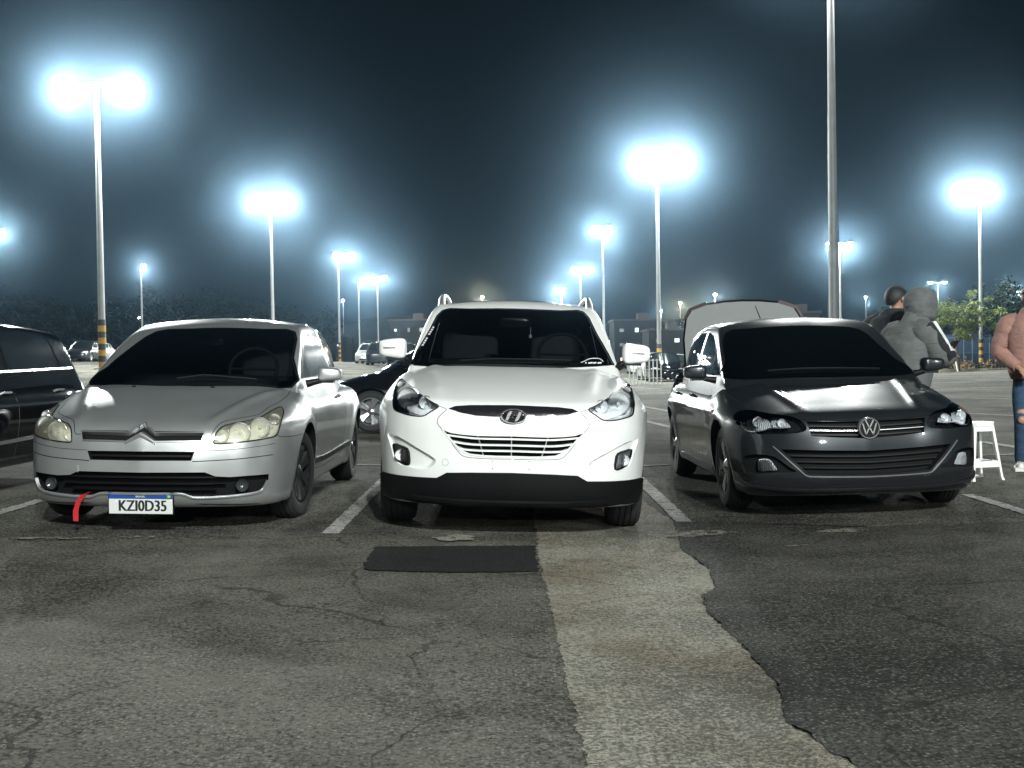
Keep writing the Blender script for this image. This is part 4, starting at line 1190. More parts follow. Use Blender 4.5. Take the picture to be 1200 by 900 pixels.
    c.strip('lip_slot', [(229, 590.5), (255, 591), (280, 591), (304, 590)], .014, M_SEAM, h=.001, sink=.01, mirror=True, taper=True)
    c.strip('lip_edge_highlight', both(H([(314, 563), (309.5, 571.5), (303, 576.5), (285, 580), (265, 582), (245, 583.2), (226, 583), (213, 579), (190, 578.6), (164, 578.8)])), .010, M_SILVER, 'front', h=.010, sink=.01, round_n=3)  # raised lip edge added to draw the bright highlight along it
    c.patch('tow_cover', [(72.5, 545), (91, 545), (92, 553), (74, 552)], M_SILVER, off=.003, step=5)
    # glass
    c.patch('windshield', ws, M_GLASS_CLEAR, key='cabin', off=.006, thick=.01, step=4)
    c.strip('windshield_seal', ws, .016, M_BLACK_PLASTIC, key='cabin', h=.006, round_n=1, closed=True)
    for sg in (-1, 1):
        for poly in ([(1.38, .975), (1.55, 1.10), (1.75, 1.215), (1.98, 1.30), (2.3, 1.355), (2.62, 1.36), (2.74, .99), (2.0, .985)], [(2.82, .995), (2.71, 1.355), (2.95, 1.34), (3.25, 1.285), (3.55, 1.19), (3.86, 1.03), (3.82, 1.01)]):
            poly = [(a, b) for a, b in poly]
            c.patch('side_window', poly, M_GLASS_GLOW, 'side', 'cabin', sgn=sg, step=.08, off=.005, thick=.008)
            c.strip('window_trim', poly, .016, M_GLOSS_BLACK, 'side', 'cabin', sgn=sg, h=.006, round_n=1, closed=True)
        for pts in ([(1.30, .88), (1.34, .6), (1.38, .30)], [(2.76, .95), (2.82, .66), (2.70, .32)], [(1.38, .30), (2.0, .28), (2.70, .32)]):
            c.strip('panel_seam', pts, .006, M_SEAM, 'side', h=.0008, sink=.01, sgn=sg)
        c.strip('door_moulding', [(1.42, .36), (2.0, .35), (3.1, .38)], .055, M_BLACK_PLASTIC, 'side', h=.010, sgn=sg)
        p, n = c.side(2.52, .80, sg)
        m = MB(); m.tube([p, p + n * .03 + Vector((0, .02, 0)), p + n * .03 + Vector((0, .17, .0)), p + Vector((0, .19, 0))], .012, 8); m.build('door_handle', M_SILVER, c.root, 40)
    door_mirror(c, 1, .875, 1.05, 1.42, 1.005, .12, .15, M_SILVER, (.79, 1.40, .93))
    for i, w in enumerate(wy):
        for sg in (-1, 1): make_wheel(c.root, sg * .755, w, wr, .205, sg, 'dark', steer=math.radians(-7) if i == 0 else 0, spokes=7, rim_mat=M_ALLOY)
    m = MB(); m.box((0, 2.1, .24), (1.2, 3.4, .12)); m.box((0, .55, .21), (1.2, .5, .06)); m.build('underbody', M_POCKET, c.root)
    wiper(c, [(208, 446.5), (240, 442.5), (285, 446), (300, 447.5)])
    for q in ((157, 453.3), (249, 454.3)):
        o, n = c.px(*q); m = MB(); m.lathe([(0, .010), (.012, .008), (.016, 0)], 10, Matrix.Translation(o)); m.build('washer_nozzle', M_BLACK_PLASTIC, c.root, 40)
build_silver(silver)

# red tow strap hanging from the silver car's bumper
def strap():
    a, n = silver.px(99, 580); b, _ = silver.px(95, 586)
    M = silver.M
    P = [M @ (a + Vector((.02, .05, .015))), M @ (a + Vector((0, -.012, .004))), M @ (b + Vector((-.005, -.03, -.005))), M @ (b + Vector((-.02, -.035, -.06))), M @ (b + Vector((-.022, -.028, -.13)))]
    W = [.012, .016, .018, .018, .015]
    v = []; f = []
    pts = []
    for i in range(len(P) - 1):
        for j in range(4): pts.append((P[i].lerp(P[i + 1], j / 4), W[i] + (W[i + 1] - W[i]) * j / 4))
    pts.append((P[-1], W[-1]))
    for i, (p, w) in enumerate(pts):
        tw = .25 * math.sin(i * .5)
        d = Vector((math.cos(tw), math.sin(tw), .1 * math.sin(i * .7))) * w
        for o in (-.0015, .0015): v += [p - d + Vector((0, o, 0)), p + d + Vector((0, o, 0))]
    for i in range(len(pts) - 1):
        a_, b_ = i * 4, i * 4 + 4
        f += [(a_, a_ + 1, b_ + 1, b_), (a_ + 2, b_ + 2, b_ + 3, a_ + 3), (a_, b_, b_ + 2, a_ + 2), (a_ + 1, a_ + 3, b_ + 3, b_ + 1)]
    tag(link('tow_strap', mesh_from(v, f, 50), mat('red_webbing', (.35, .006, .008), .7, bump=.3, bscale=200)), "red webbing strap hanging from the silver car's front bumper", 'strap')
strap()
# ------------------------------------------------------------------ dark grey hatchback
M_GREY = metallic('dark_grey_car_paint', (0.017, 0.020, 0.023), 0.30, 0.45, 0.05, spec=0.4, coat=0.9)
grey = Car('dark_grey_hatchback', 'glossy dark grey hatchback with round chrome badge, parked right of the white SUV', 4.06, (2.415, 7.72), 0.875)
def build_grey(c):
    L = c.L
    pf = interp([.10, .16, .24, .34, .46, .58, .66, .73, .83, .95], [.18, .07, .015, 0, .005, .02, .045, .095, .25, .52])
    cf = interp([0, .3, .5, .62, .72, .80, .86, .92], [0, .018, .055, .10, .165, .255, .37, .62])
    W = interp([0, .5, .85, 1.6, 2.6, 3.4, 4.06], [.84, .865, .878, .86, .865, .878, .80])
    sec = interp([.12, .25, .42, .58, .68, .76, .84, .92, 1.05], [-.08, -.04, -.012, 0, -.002, -.022, -.05, -.085, -.20])
    t = interp([-.05, .06, .15, .35, .6, .9, 1.2, 1.5, 3.4, 3.8, 4.1], [.62, .70, .738, .792, .853, .917, .965, .93, .95, .94, .90])
    crown = interp([0, .3, .5, .65, .77, .87, 1.0], [0, .006, .02, .044, .085, .16, .30])
    crease = lambda x, y: .012 * np.exp(-((np.abs(x) - (.36 + .16 * np.clip(y, 0, 1.1))) / .03) ** 2) * np.clip((y - .1) * 5, 0, 1) * np.clip((1.15 - y) * 4, 0, 1)
    belt = lambda y, z: .010 * np.exp(-((z - (.70 + .04 * np.clip((y - .9) / 3, 0, 1))) / .02) ** 2) * np.clip((y - .9) * 2, 0, 1)
    pr = interp([.2, .4, .7, .9, 1.1], [.12, .0, .02, .08, .16]); cr = interp([0, .5, .75, .92], [0, .05, .17, .5])
    zb = interp([0, .3, .9, 2, 4, 4.41], [.165, .16, .165, .17, .20, .30])
    wy = (.83, 3.395); wr = .315
    def F(x, y, z):
        ax = np.abs(x); fl = 0
        for w in wy:
            d = np.hypot(y - w, z - wr); fl = fl + .014 * np.exp(-((d - .38) / .06) ** 2)
        v = smax(pf(z) + cf(ax) - y, ax - W(y) - sec(z) - fl - belt(y, z), .075)
        v = smax(v, y - (L - pr(z) - cr(ax)), .1)
        v = smax(v, z - t(y) + crown(ax) - crease(x, y), .045)
        return smax(v, zb(y) - z, .04)
    X, Fc = shell(F, (-.97, -.05, .08), (.97, L + .05, 1.12), ((.8, .52), (L - .8, .55)), .03, (1.0, .02))
    c.reg('body', X, Fc)
    yw = interp([.7, .97, 1.1, 1.25, 1.36, 1.42, 1.5], [.50, .98, 1.21, 1.50, 1.74, 1.90, 2.25])
    Wg = interp([.8, 1.2, 1.8, 2.6, 3.3, 3.8, 4.1], [.69, .745, .765, .765, .73, .67, .58])
    R = interp([1.5, 1.8, 2.1, 2.5, 2.9, 3.3, 3.7, 4.05], [1.36, 1.42, 1.45, 1.466, 1.46, 1.435, 1.38, 1.27])
    def G(x, y, z):
        ax = np.abs(x)
        v = smax(yw(z) + .46 * ax ** 2 - y, ax - (Wg(y) - .26 * (z - .95) - .35 * np.clip(z - 1.15, 0, 1) ** 2), .045)
        v = smax(v, y - (4.0 - .45 * (z - .95) - .2 * ax ** 2), .06)
        v = smax(v, z - R(y) + .05 * (ax / .6) ** 2, .055)
        return smax(v, .72 - z, .02)
    X2, F2 = shell(G, (-.92, .2, .66), (.92, 4.2, 1.6), ((1.9, .98), (3.2, .98)), .032)
    c.reg('cabin', X2, F2)
    Z3 = lambda p: zpx(850, 465, p)
    lamp = c.outline(Z3([(62, 150), (160, 100), (350, 130), (500, 150), (590, 186), (636, 252), (560, 284), (350, 290), (185, 283), (112, 238)]), 3)
    H = lambda pts: fx(c, pts)
    op1 = mirror_poly(H([(1022.5, 493), (985, 494), (945, 494), (951, 511), (985, 513), (1022.5, 513.5)]))
    op2 = mirror_poly(H([(1022.5, 528), (985, 528), (950, 527.5), (915, 526.5), (947, 555), (985, 556.5), (1022.5, 556)]))
    fogp = c.outline(Z3([(148, 462), (330, 455), (420, 490), (500, 550), (560, 588), (400, 592), (150, 596)]), 2)
    foglamp = c.outline(Z3([(248, 492), (338, 490), (372, 530), (398, 572), (330, 580), (248, 580)]), 2)
    cut = [(v, f, 2) for v, f in c.cutter(lamp, depth=.07, shrink=.92)]
    cut += [(v, f, 1) for v, f in c.cutter(fogp, depth=.03, shrink=.9)]
    for op, d in ((op1, .035), (op2, .05)):
        cut += [(v, f, 1) for v, f in c.cutter(op, mode='front', depth=d, shrink=.98, mirror=False)]
    for w in wy:
        for sg in (-1, 1): cut.append(cyl_cutter(sg * .86, w, wr, .362, .28, sg, 1))
    c.finish_body(X, Fc, [M_GREY, M_POCKET, M_GLOSS_BLACK], cut)
    ws = c.outline([(850, 391), (880, 385.5), (925, 382.5), (965, 382.5), (1006, 386), (1030, 405), (1050, 422), (1070, 438), (1000, 442), (930, 443), (850, 444), (849, 425)], 3)
    wins = ([(1.40, .985), (1.58, 1.12), (1.80, 1.235), (2.05, 1.32), (2.36, 1.352), (2.40, .995)], [(2.50, .995), (2.46, 1.354), (2.85, 1.35), (3.18, 1.30), (3.26, 1.02)], [(3.32, 1.03), (3.26, 1.285), (3.48, 1.22), (3.62, 1.08)])
    cc = c.cabin_cuts(G, (-.88, .25, .78), (.88, 4.15, 1.56), ((1.9, .98), (3.2, .98)), ws, wins[:2])
    c.finish_body(X2, F2, [M_GREY, M_DASH], cc, 'cabin')
    interior(c, 1.05, 2.2, .985, 1.42, .64)
    for sg in (-1, 1):
        hl = c.patch('headlight', lamp, M_LENS, off=.002, thick=.002, step=5, rim=False)
        # bright lower light guide and two faceted reflectors
        gd = c.strip('light_guide', Z3([(115, 232), (180, 268), (280, 262), (350, 238), (430, 240), (510, 232)]), .008, M_CHROME, h=-.012, sink=.02, parent=hl)
        r1 = c.patch('reflector', c.outline(Z3([(140, 190), (190, 142), (320, 150), (352, 232), (280, 258), (190, 258)]), 2), M_FLUTE, off=-.030, thick=.002, step=2, parent=hl, rim=False)
        r2 = c.patch('reflector', c.outline(Z3([(352, 160), (460, 168), (505, 222), (420, 236), (366, 230)]), 2), M_FLUTE, off=-.032, thick=.002, step=2, parent=hl, rim=False)
        fl = c.patch('fog_lamp', foglamp, M_LENS, off=-.010, thick=.003, step=4, rim=False)
        bk = c.patch('reflector', foglamp, M_FLUTE, off=-.02, thick=.002, step=2.2, parent=fl, rim=False)
        if sg > 0: flip(hl, gd, r1, r2, fl, bk)
        for q, r, d in (((889, 495), .034, .03), ((917, 496), .028, .025)):
            o, _ = c.px(*q); bowl(c, hl, Vector((o.x * -sg, o.y + .022, o.z)), Vector((sg * .15, -1, .02)), r, d)
    g = empty('grille', (0, 0, 0), (0, 0, 0), c.root)
    c.strip('hood_edge_highlight', dense(both(H([(938, 491.5), (960, 492.5), (985, 492.6), (1022.5, 491.5)])), 4), .012, M_GREY, 'front', h=.008, round_n=1, parent=g)  # raised body-colour line added to draw the highlight along the hood edge
    c.strip('chrome_line', dense(both(H([(946, 504), (985, 504.3), (1022.5, 504)])), 4), .005, M_SATIN, 'front', h=-.008, sink=.03, round_n=1, parent=g)
    for q in (498.5, 509):
        c.strip('slat', dense(both(H([(948, q), (985, q + .3), (1022.5, q)])), 4), .010, M_BLACK_PLASTIC, 'front', h=-.018, sink=.03, round_n=1, parent=g)
    for q in (534, 541, 548):
        x0 = 915 + (q - 526) * 1.12 + 3
        c.strip('slat', dense(both(H([(x0, q), (985, q + .8), (1022.5, q + .6)])), 4), .012, M_BLACK_PLASTIC, 'front', h=-.026, sink=.03, round_n=1, parent=g)
    c.strip('chrome_surround', both(H([(906, 523), (915, 531), (926, 541), (937, 550.5), (946, 557.8), (960, 558.8), (985, 559), (1022.5, 558.5)])), .008, M_SATIN, 'front', h=.006, round_n=3, parent=g)
    lipb = mirror_poly(H([(1022.5, 561), (985, 561.3), (940, 560.8), (905, 558.5), (874, 556.5), (872, 561), (885, 567), (925, 571.5), (1022.5, 570)]))
    c.patch('lower_bumper_trim', lipb, M_GLOSS_BLACK, 'front', off=.004, thick=.012, step=.03)
    c.strip('lip', both(H([(866, 561), (880, 568), (925, 573.2), (975, 573.5), (1022.5, 572)])), .022, M_GREY, 'front', h=.016, round_n=4)
    # round badge: ring with V over W
    pz = H([(1023.3, 501.5)])[0][1]; p0, _ = c.front(0, pz)
    bd = empty('badge', (0, 0, 0), (0, 0, 0), c.root)
    R_ = Matrix.Translation(p0 + Vector((0, -.012, 0))) @ Matrix.Rotation(math.radians(90), 4, 'X')
    m = MB(); m.lathe([(0, .008), (.060, .007), (.062, -.04)], 32, R_); m.build('badge_plate', M_GLOSS_BLACK, bd, 40)
    m = MB(); m.lathe([(.074, -.03), (.073, .010), (.069, .016), (.063, .012), (.062, .0)], 36, R_); m.build('badge_ring', M_CHROME, bd, 40)
    m = MB()
    def stroke(a, b, w=.0085):
        a, b = Vector((*a, 0)), Vector((*b, 0)); d = (b - a).normalized(); n = Vector((-d.y, d.x, 0)) * w / 2
        q = [a + n, a - n, b - n, b + n]
        m.prism([(k.x, k.y) for k in q], 0, .007, lambda x_, z_, e: Vector((p0.x + x_, p0.y - .021 - e, p0.z + z_)))
    stroke((-.026, .055), (-.004, .010)); stroke((.026, .055), (.004, .010))
    stroke((-.046, .034), (-.024, -.040)); stroke((-.024, -.040), (-.002, .004)); stroke((.002, .004), (.024, -.040)); stroke((.024, -.040), (.046, .034))
    m.build('badge_letters', M_CHROME, bd)
    SE = lambda pts, w=.005, **k: c.strip('panel_seam', pts, w, M_SEAM, h=.0008, sink=.01, mirror=True, **k)
    SE([(838, 452), (850, 461), (862, 468.5), (876, 477)])
    SE([(848, 493), (853, 489.5), (859, 486.8)])
    c.patch('windshield', ws, M_GLASS_CLEAR, key='cabin', off=.006, thick=.01, step=4)
    c.strip('windshield_seal', ws, .016, M_BLACK_PLASTIC, key='cabin', h=.006, round_n=1, closed=True)
    for sg in (-1, 1):
        wins_ = ([(1.40, .985), (1.58, 1.12), (1.80, 1.235), (2.05, 1.32), (2.36, 1.352), (2.40, .995)], [(2.50, .995), (2.46, 1.354), (2.85, 1.35), (3.18, 1.30), (3.26, 1.02)], [(3.32, 1.03), (3.26, 1.285), (3.48, 1.22), (3.62, 1.08)])
        for poly in wins:
            c.patch('side_window', poly, M_GLASS_CLEAR if poly is not wins[2] else M_GLASS, 'side', 'cabin', sgn=sg, step=.08, off=.005, thick=.008)
            c.strip('window_trim', poly, .014, M_GLOSS_BLACK, 'side', 'cabin', sgn=sg, h=.006, round_n=1, closed=True)
        c.strip('lit_pillar_strip', [(2.45, .99), (2.41, 1.36)], .07, M_SATIN, 'side', 'cabin', sgn=sg, h=.005)  # bright satin strip stands for lamplight on the gloss black pillar
        for pts in ([(1.22, .88), (1.26, .6), (1.30, .30)], [(2.42, .96), (2.44, .6), (2.40, .28)], [(3.20, .98), (3.18, .72), (3.02, .48)], [(1.30, .28), (2.0, .26), (2.85, .28)]):
            c.strip('panel_seam', pts, .006, M_SEAM, 'side', h=.0008, sink=.01, sgn=sg)
        c.strip('character_line', [(.95, .735), (1.6, .755), (2.6, .775), (3.7, .80)], .018, M_GREY, 'side', h=.007, sgn=sg, taper=True)
        c.strip('sill_trim', [(1.25, .24), (2.0, .235), (2.95, .24)], .07, M_GLOSS_BLACK, 'side', h=.008, sgn=sg)
        for yy in (2.15, 2.95):
            p, n = c.side(yy, .80, sg)
            m = MB(); m.tube([p, p + n * .03 + Vector((0, .02, 0)), p + n * .03 + Vector((0, .17, .0)), p + Vector((0, .19, 0))], .012, 8); m.build('door_handle', M_GREY, c.root, 40)
        door_mirror(c, sg, .855, 1.035, 1.40, 1.02, .125, .15, M_GREY, (.78, 1.38, .95))
        p, n = c.side(1.05, .72, sg)
        m = MB(); m.box(p + n * .004, (.012, .05, .02)); m.build('side_indicator', M_AMBER, c.root)
        m = MB(); m.box((sg * .60, L - .12, .82), (.20, .10, .14)); m.build('tail_light', mat('tail_light_red', (.25, .01, .01), .15, coat=1), c.root)
    for i, w in enumerate(wy):
        for sg in (-1, 1): make_wheel(c.root, sg * .755, w, wr, .195, sg, 'bright', rim_mat=M_ALLOY_L, spokes=5)
    m = MB(); m.box((0, 2.0, .24), (1.2, 3.2, .12)); m.box((0, .5, .21), (1.2, .5, .06)); m.build('underbody', M_POCKET, c.root)
    wiper(c, [(900, 437), (940, 434.5), (985, 434), (1030, 434.5)])
    q, n = c.top(0, 3.2, 'cabin'); m = MB(); m.tube([q - Vector((0, 0, .01)), q + Vector((-.01, .05, .05)), q + Vector((-.03, .16, .17))], [.014, .006, .004], 8); m.build('antenna', M_BLACK_PLASTIC, c.root, 50)
build_grey(grey)
# ------------------------------------------------------------------ plainer cars
M_TAIL = mat('tail_light_red', (.25, .01, .01), .15, coat=1)
def plain_car(name, label, paint, nose, yaw, L=4.2, half=.87, H=1.48, belt=.95, res=.07, sedan=False, chrome_belt=False, z=None, tall=0.0, wheel='bright', detail=True, lid_open=False, glass=None, group=None):
    """car of ordinary shape; nose = ground point below the front, yaw turns local +y (towards the tail)"""
    x, y = nose
    root = empty(name, (x, y, gz(x, y) if z is None else z), (0, 0, yaw)); tag(root, label, 'car', group)
    c = Car.__new__(Car); c.root = root; c.L = L; c.half = half; c.bvh = {}
    k = belt / .95
    pf = interp([.10, .24, .34, .46, .58, .66, .73, .83, .95], [.18, .02, 0, .005, .02, .045, .095, .25, .52])
    cf = interp([0, .3, .5, .62, .72, .80, .86, .92], [0, .02, .065, .12, .20, .315, .46, .76])
    W = interp([0, .5, .85, 1.6, 2.6, L - .7, L], [half - .03, half - .01, half, half - .015, half - .01, half, half - .07])
    sec = interp([.12, .25, .42, .58, .68, .76, .84, .92, 1.05], [-.08, -.04, -.012, 0, -.002, -.022, -.05, -.075, -.15])
    deck = belt + (.06 if sedan else 0)
    t = interp([-.05, .06, .15, .35, .6, .9, 1.2, 1.5, L - .8, L - .2, L + .1], [.62 * k, .70 * k, .738 * k, .792 * k, .853 * k, .917 * k, .965 * k, belt - .02, deck, deck - .01, deck - .10])
    crown = interp([0, .3, .5, .65, .77, .87, 1.0], [0, .006, .02, .044, .075, .13, .26])
    wy = (.84, L - .74); wr = .315
    def F(xx, yy, zz):
        ax = np.abs(xx)
        v = smax(pf(zz) + cf(ax) - yy, ax - W(yy) - sec(zz / k), .08)
        v = smax(v, yy - (L - .04 - cf(ax) * .7 - .15 * np.clip(zz - .6, 0, 1)), .1)
        v = smax(v, zz - t(yy) + crown(ax), .05)
        return smax(v, .19 - zz, .04)
    X, Fc = shell(F, (-half - .1, -.05, .1), (half + .1, L + .05, 1.2), ((.8, .55), (L - .8, .58)), res)
    c.reg('body', X, Fc)
    yr = L - .08 if not sedan else L - .75
    def G(xx, yy, zz):
        ax = np.abs(xx)
        v = smax(.93 + (zz - belt) * 1.75 + .46 * ax ** 2 - yy, ax - (half - .10 - .26 * (zz - belt) - .35 * np.clip(zz - belt - .2, 0, 1) ** 2), .05)
        v = smax(v, yy - (yr - (.55 if not sedan else 1.15) * (zz - belt) - .2 * ax ** 2), .06)
        v = smax(v, zz - (H - .03 * (yy - 2.4) ** 2 * .9) + .05 * (ax / .6) ** 2, .06)
        return smax(v, belt - .22 - zz, .02)
    X2, F2 = shell(G, (-half - .05, .2, belt - .3), (half + .05, L + .1, H + .15), ((1.9, belt + .04), (yr - .6, belt + .04)), res * .9)
    c.reg('cabin', X2, F2)
    cut = [cyl_cutter(sg * (half - .01), w, wr, .365, .28, sg, 1, n=24) for w in wy for sg in (-1, 1)]
    c.finish_body(X, Fc, [paint, M_POCKET], cut)
    c.finish_body(X2, F2, [paint], [], 'cabin')
    gl = glass or M_GLASS
    tp = H - .115
    ws = [(-.66, belt + .03), (-.3, belt + .0), (.3, belt + .0), (.66, belt + .03), (.50, tp + .02), (.2, tp + .05), (-.2, tp + .05), (-.50, tp + .02)]
    c.patch('windshield', ws, gl, 'front', 'cabin', off=.007, thick=.012, step=.12)
    P = [(a * .93, b) for a, b in ws]
    bk = MB(); rear_pts = []
    for a, b in P:
        h = c.bvh['cabin'].ray_cast(Vector((a, L + 3, b)), Vector((0, -1, 0))); rear_pts.append(h[0] + h[1] * .012)
    bk.add(rear_pts, [tuple(range(len(rear_pts)))]); o = bk.build('rear_window', gl, root)
    b2 = bmesh.new(); b2.from_mesh(o.data); bmesh.ops.triangulate(b2, faces=b2.faces[:]); b2.to_mesh(o.data); b2.free()
    for sg in (-1, 1):
        m0, m1 = 1.40, yr - .62
        for poly in ([(m0, belt + .035), (m0 + .28, belt + .24), (m0 + .62, tp), (2.30, tp + .02), (2.34, belt + .045)],
                     [(2.44, belt + .045), (2.40, tp + .02), (m1 - .12, tp), (m1 + .02, belt + .06)],
                     [(m1 + .10, belt + .07), (m1 - .04, tp - .015), (m1 + .14, tp - .06), (m1 + .34, belt + .10)]):
            c.patch('side_window', poly, gl, 'side', 'cabin', sgn=sg, step=.10, off=.006, thick=.01)
        if detail:
            for pts in ([(1.22, belt - .07), (1.26, .6), (1.30, .30)], [(2.39, belt), (2.41, .6), (2.37, .28)], [(m1 + .02, belt), (m1 - .05, .72), (m1 - .25, .48)]):
                c.strip('panel_seam', pts, .007, M_SEAM, 'side', h=.001, sink=.01, sgn=sg)
            for yy in (2.12, m1 - .28):
                p, n = c.side(yy, belt - .15, sg)
                m = MB(); m.tube([p, p + n * .03 + Vector((0, .02, 0)), p + n * .03 + Vector((0, .17, .0)), p + Vector((0, .19, 0))], .012, 8); m.build('door_handle', M_CHROME if chrome_belt else paint, root, 40)
            door_mirror(c, sg, half - .02, half + .15, 1.42, belt + .07, .125, .15, paint, (half - .10, 1.38, belt))
        if chrome_belt:
            c.strip('chrome_belt', [(1.45, belt + .018), (2.4, belt + .03), (m1 + .34, belt + .055)], .022, M_CHROME, 'side', 'cabin', h=.014, sgn=sg)
            c.strip('chrome_strip', [(1.4, .40), (2.2, .40), (m1 - .2, .42)], .03, M_SATIN, 'side', h=.012, sgn=sg)
        hl = [(sg * a, b * k) for a, b in ((.42, .62), (.62, .61), (.76, .66), (.77, .72), (.60, .71))]
        c.patch('headlight', hl, M_REFLECTOR, 'front', off=.006, thick=.01, step=.08)
        if not lid_open:
            tl = []
            for a, b in ((.52, .68), (.76, .66), (.78, .86), (.60, .88)):
                h = c.bvh['body'].ray_cast(Vector((sg * a, L + 3, b * k)), Vector((0, -1, 0)))
                tl.append((h[0] + Vector((0, .012, 0))) if h[0] is not None else Vector((sg * a, L - .15, b * k)))
            m = MB(); m.add(tl + [p - Vector((0, .06, 0)) for p in tl], [(0, 1, 2, 3), (4, 5, 1, 0), (5, 6, 2, 1), (6, 7, 3, 2), (7, 4, 0, 3)]); m.build('tail_light', M_TAIL, root)
    c.strip('grille', [(-.36, .60 * k), (0, .60 * k), (.36, .60 * k)], .07, M_BLACK_PLASTIC, 'front', h=.006)
    c.strip('grille', [(-.5, .32), (0, .31), (.5, .32)], .10, M_BLACK_PLASTIC, 'front', h=.006)
    for w in wy:
        for sg in (-1, 1): make_wheel(root, sg * (half - .115), w, wr, .195, sg, wheel, rim_mat=M_ALLOY_L if wheel == 'bright' else M_ALLOY)
    m = MB(); m.box((0, L / 2, .25), (1.2, L - .9, .12)); m.build('underbody', M_POCKET, root)
    return c
M_BLACK_PAINT = mat('black_car_paint', (0.004, 0.004, 0.005), 0.05, 0.0, coat=0.0, spec=0.5)
plain_car('black_minivan', 'black car with chrome window line at the left edge, beside the silver coupe', M_BLACK_PAINT, (-4.88, 6.95), 0, L=4.15, H=1.41, belt=.93, res=.05, chrome_belt=True)
plain_car('dark_sedan', 'dark car standing crosswise behind the gap between silver coupe and white SUV', M_BLACK_PAINT, (-2.98, 18.2), math.radians(-90), L=4.5, H=1.44, sedan=True, res=.06)
M_SLATE_PAINT = metallic('dark_blue_grey_paint', (0.020, 0.023, 0.028), 0.3, 0.4, 0.05)
# sedan behind the dark hatchback with its boot lid standing open
M_PALE = metallic('pale_grey_paint', (0.30, 0.30, 0.30), 0.4, 0.5, 0.05)
sd = plain_car('dark_sedan', 'dark car tail to tail with the dark hatchback, pale-lined boot lid raised upright', M_BLACK_PAINT, (3.62, 16.95), math.radians(165.5), L=4.45, half=.83, H=1.42, sedan=True, res=.06, lid_open=True)
def boot_lid(c):
    yh = c.L - .66
    out = [(-.66, .0), (-.685, .35), (-.66, .60), (-.60, .70), (-.42, .765), (-.2, .79), (0, .797)]
    out = out + [(-a, b) for a, b in reversed(out[:-1])]
    def pos(a, b, d): return Vector((a, yh + .02 - b * .12 + d - .10 * (a / .68) ** 2 * 0 - .05 * math.sin(b / .8 * 1.6), .98 + b))
    lid = MB(); lid.prism(out, 0, .045, pos)
    lo = lid.build('boot_lid', M_BLACK_PAINT, c.root)
    inn = [(a * .965, .02 + b * .945) for a, b in out]
    li = MB(); li.prism(inn, .0451, .060, pos); li.build('lid_lining', mat('grey_lining', (.20, .21, .205), .8, bump=.1), lo)
    for sg in (-1, 1):
        q = MB(); q.prism([(sg * .40, .745), (sg * .60, .675), (sg * .66, .58), (sg * .675, .60), (sg * .615, .71), (sg * .42, .785)], -.005, .052, pos); q.build('lid_light', mat('unlit_red_lens', (.025, .005, .005), .3), lo)
        h = MB(); h.tube([Vector((sg * .52, yh - .1, .92)), Vector((sg * .52, yh - .02, 1.0)), pos(sg * .52, .12, .03)], .014, 8); h.build('lid_hinge', M_BLACK_PLASTIC, lo, 50)
boot_lid(sd)
# parked rows farther back
protos = {}
def far_car(kind, px, Y, yaw_deg, label):
    paint, L, H, sedan = {'white': (M_WHITE, 4.0, 1.52, False), 'silver': (M_SILVER, 4.4, 1.46, True), 'black': (M_BLACK_PAINT, 4.1, 1.50, False), 'slate': (M_SLATE_PAINT, 3.9, 1.5, False)}[kind]
    x = (px - 600) / F_PX * Y
    yaw = math.radians(yaw_deg)
    if kind not in protos:
        c = plain_car('parked_car', label, paint, (x, Y), yaw, L=L, H=H, sedan=sedan, res=.11, detail=False, group='cars parked in the far rows')
        protos[kind] = c.root
    else:
        r = copy_tree(protos[kind]); r.location = (x, Y, gz(x, Y)); r.rotation_euler = (0, 0, yaw); r['label'] = label
for a in (('slate', 88, 78, 0, 'dark grey car parked far off at the foot of the tall left lamp post'),
          ('silver', 106, 84, 4, 'silver car parked far behind the windscreen pillar of the silver coupe'),
          ('slate', 452, 76, 180, 'dark grey car in the far row, showing just left of the white SUV'),
          ('silver', 430, 78, 0, 'silver car in the far row behind the rear window of the silver coupe'),
          ('black', 470, 66, 0, "black car in the far row behind the white SUV's left mirror"),
          ('white', 762, 66, 180, 'white car in the far row right of the white SUV'),
          ('black', 785, 57, 0, 'black car in the far row right of the striped lamp post'),
          ('silver', 797, 70, 0, 'silver car in the far row left of the raised boot lid'),
          ('black', 62, 88, 0, 'black car in the far row behind the black minivan'),
          ('black', 445, 88, 0, 'black car in the farthest row left of the white SUV'),
          ('white', 752, 92, 0, 'white car in the farthest row right of the white SUV')):
    far_car(*a)
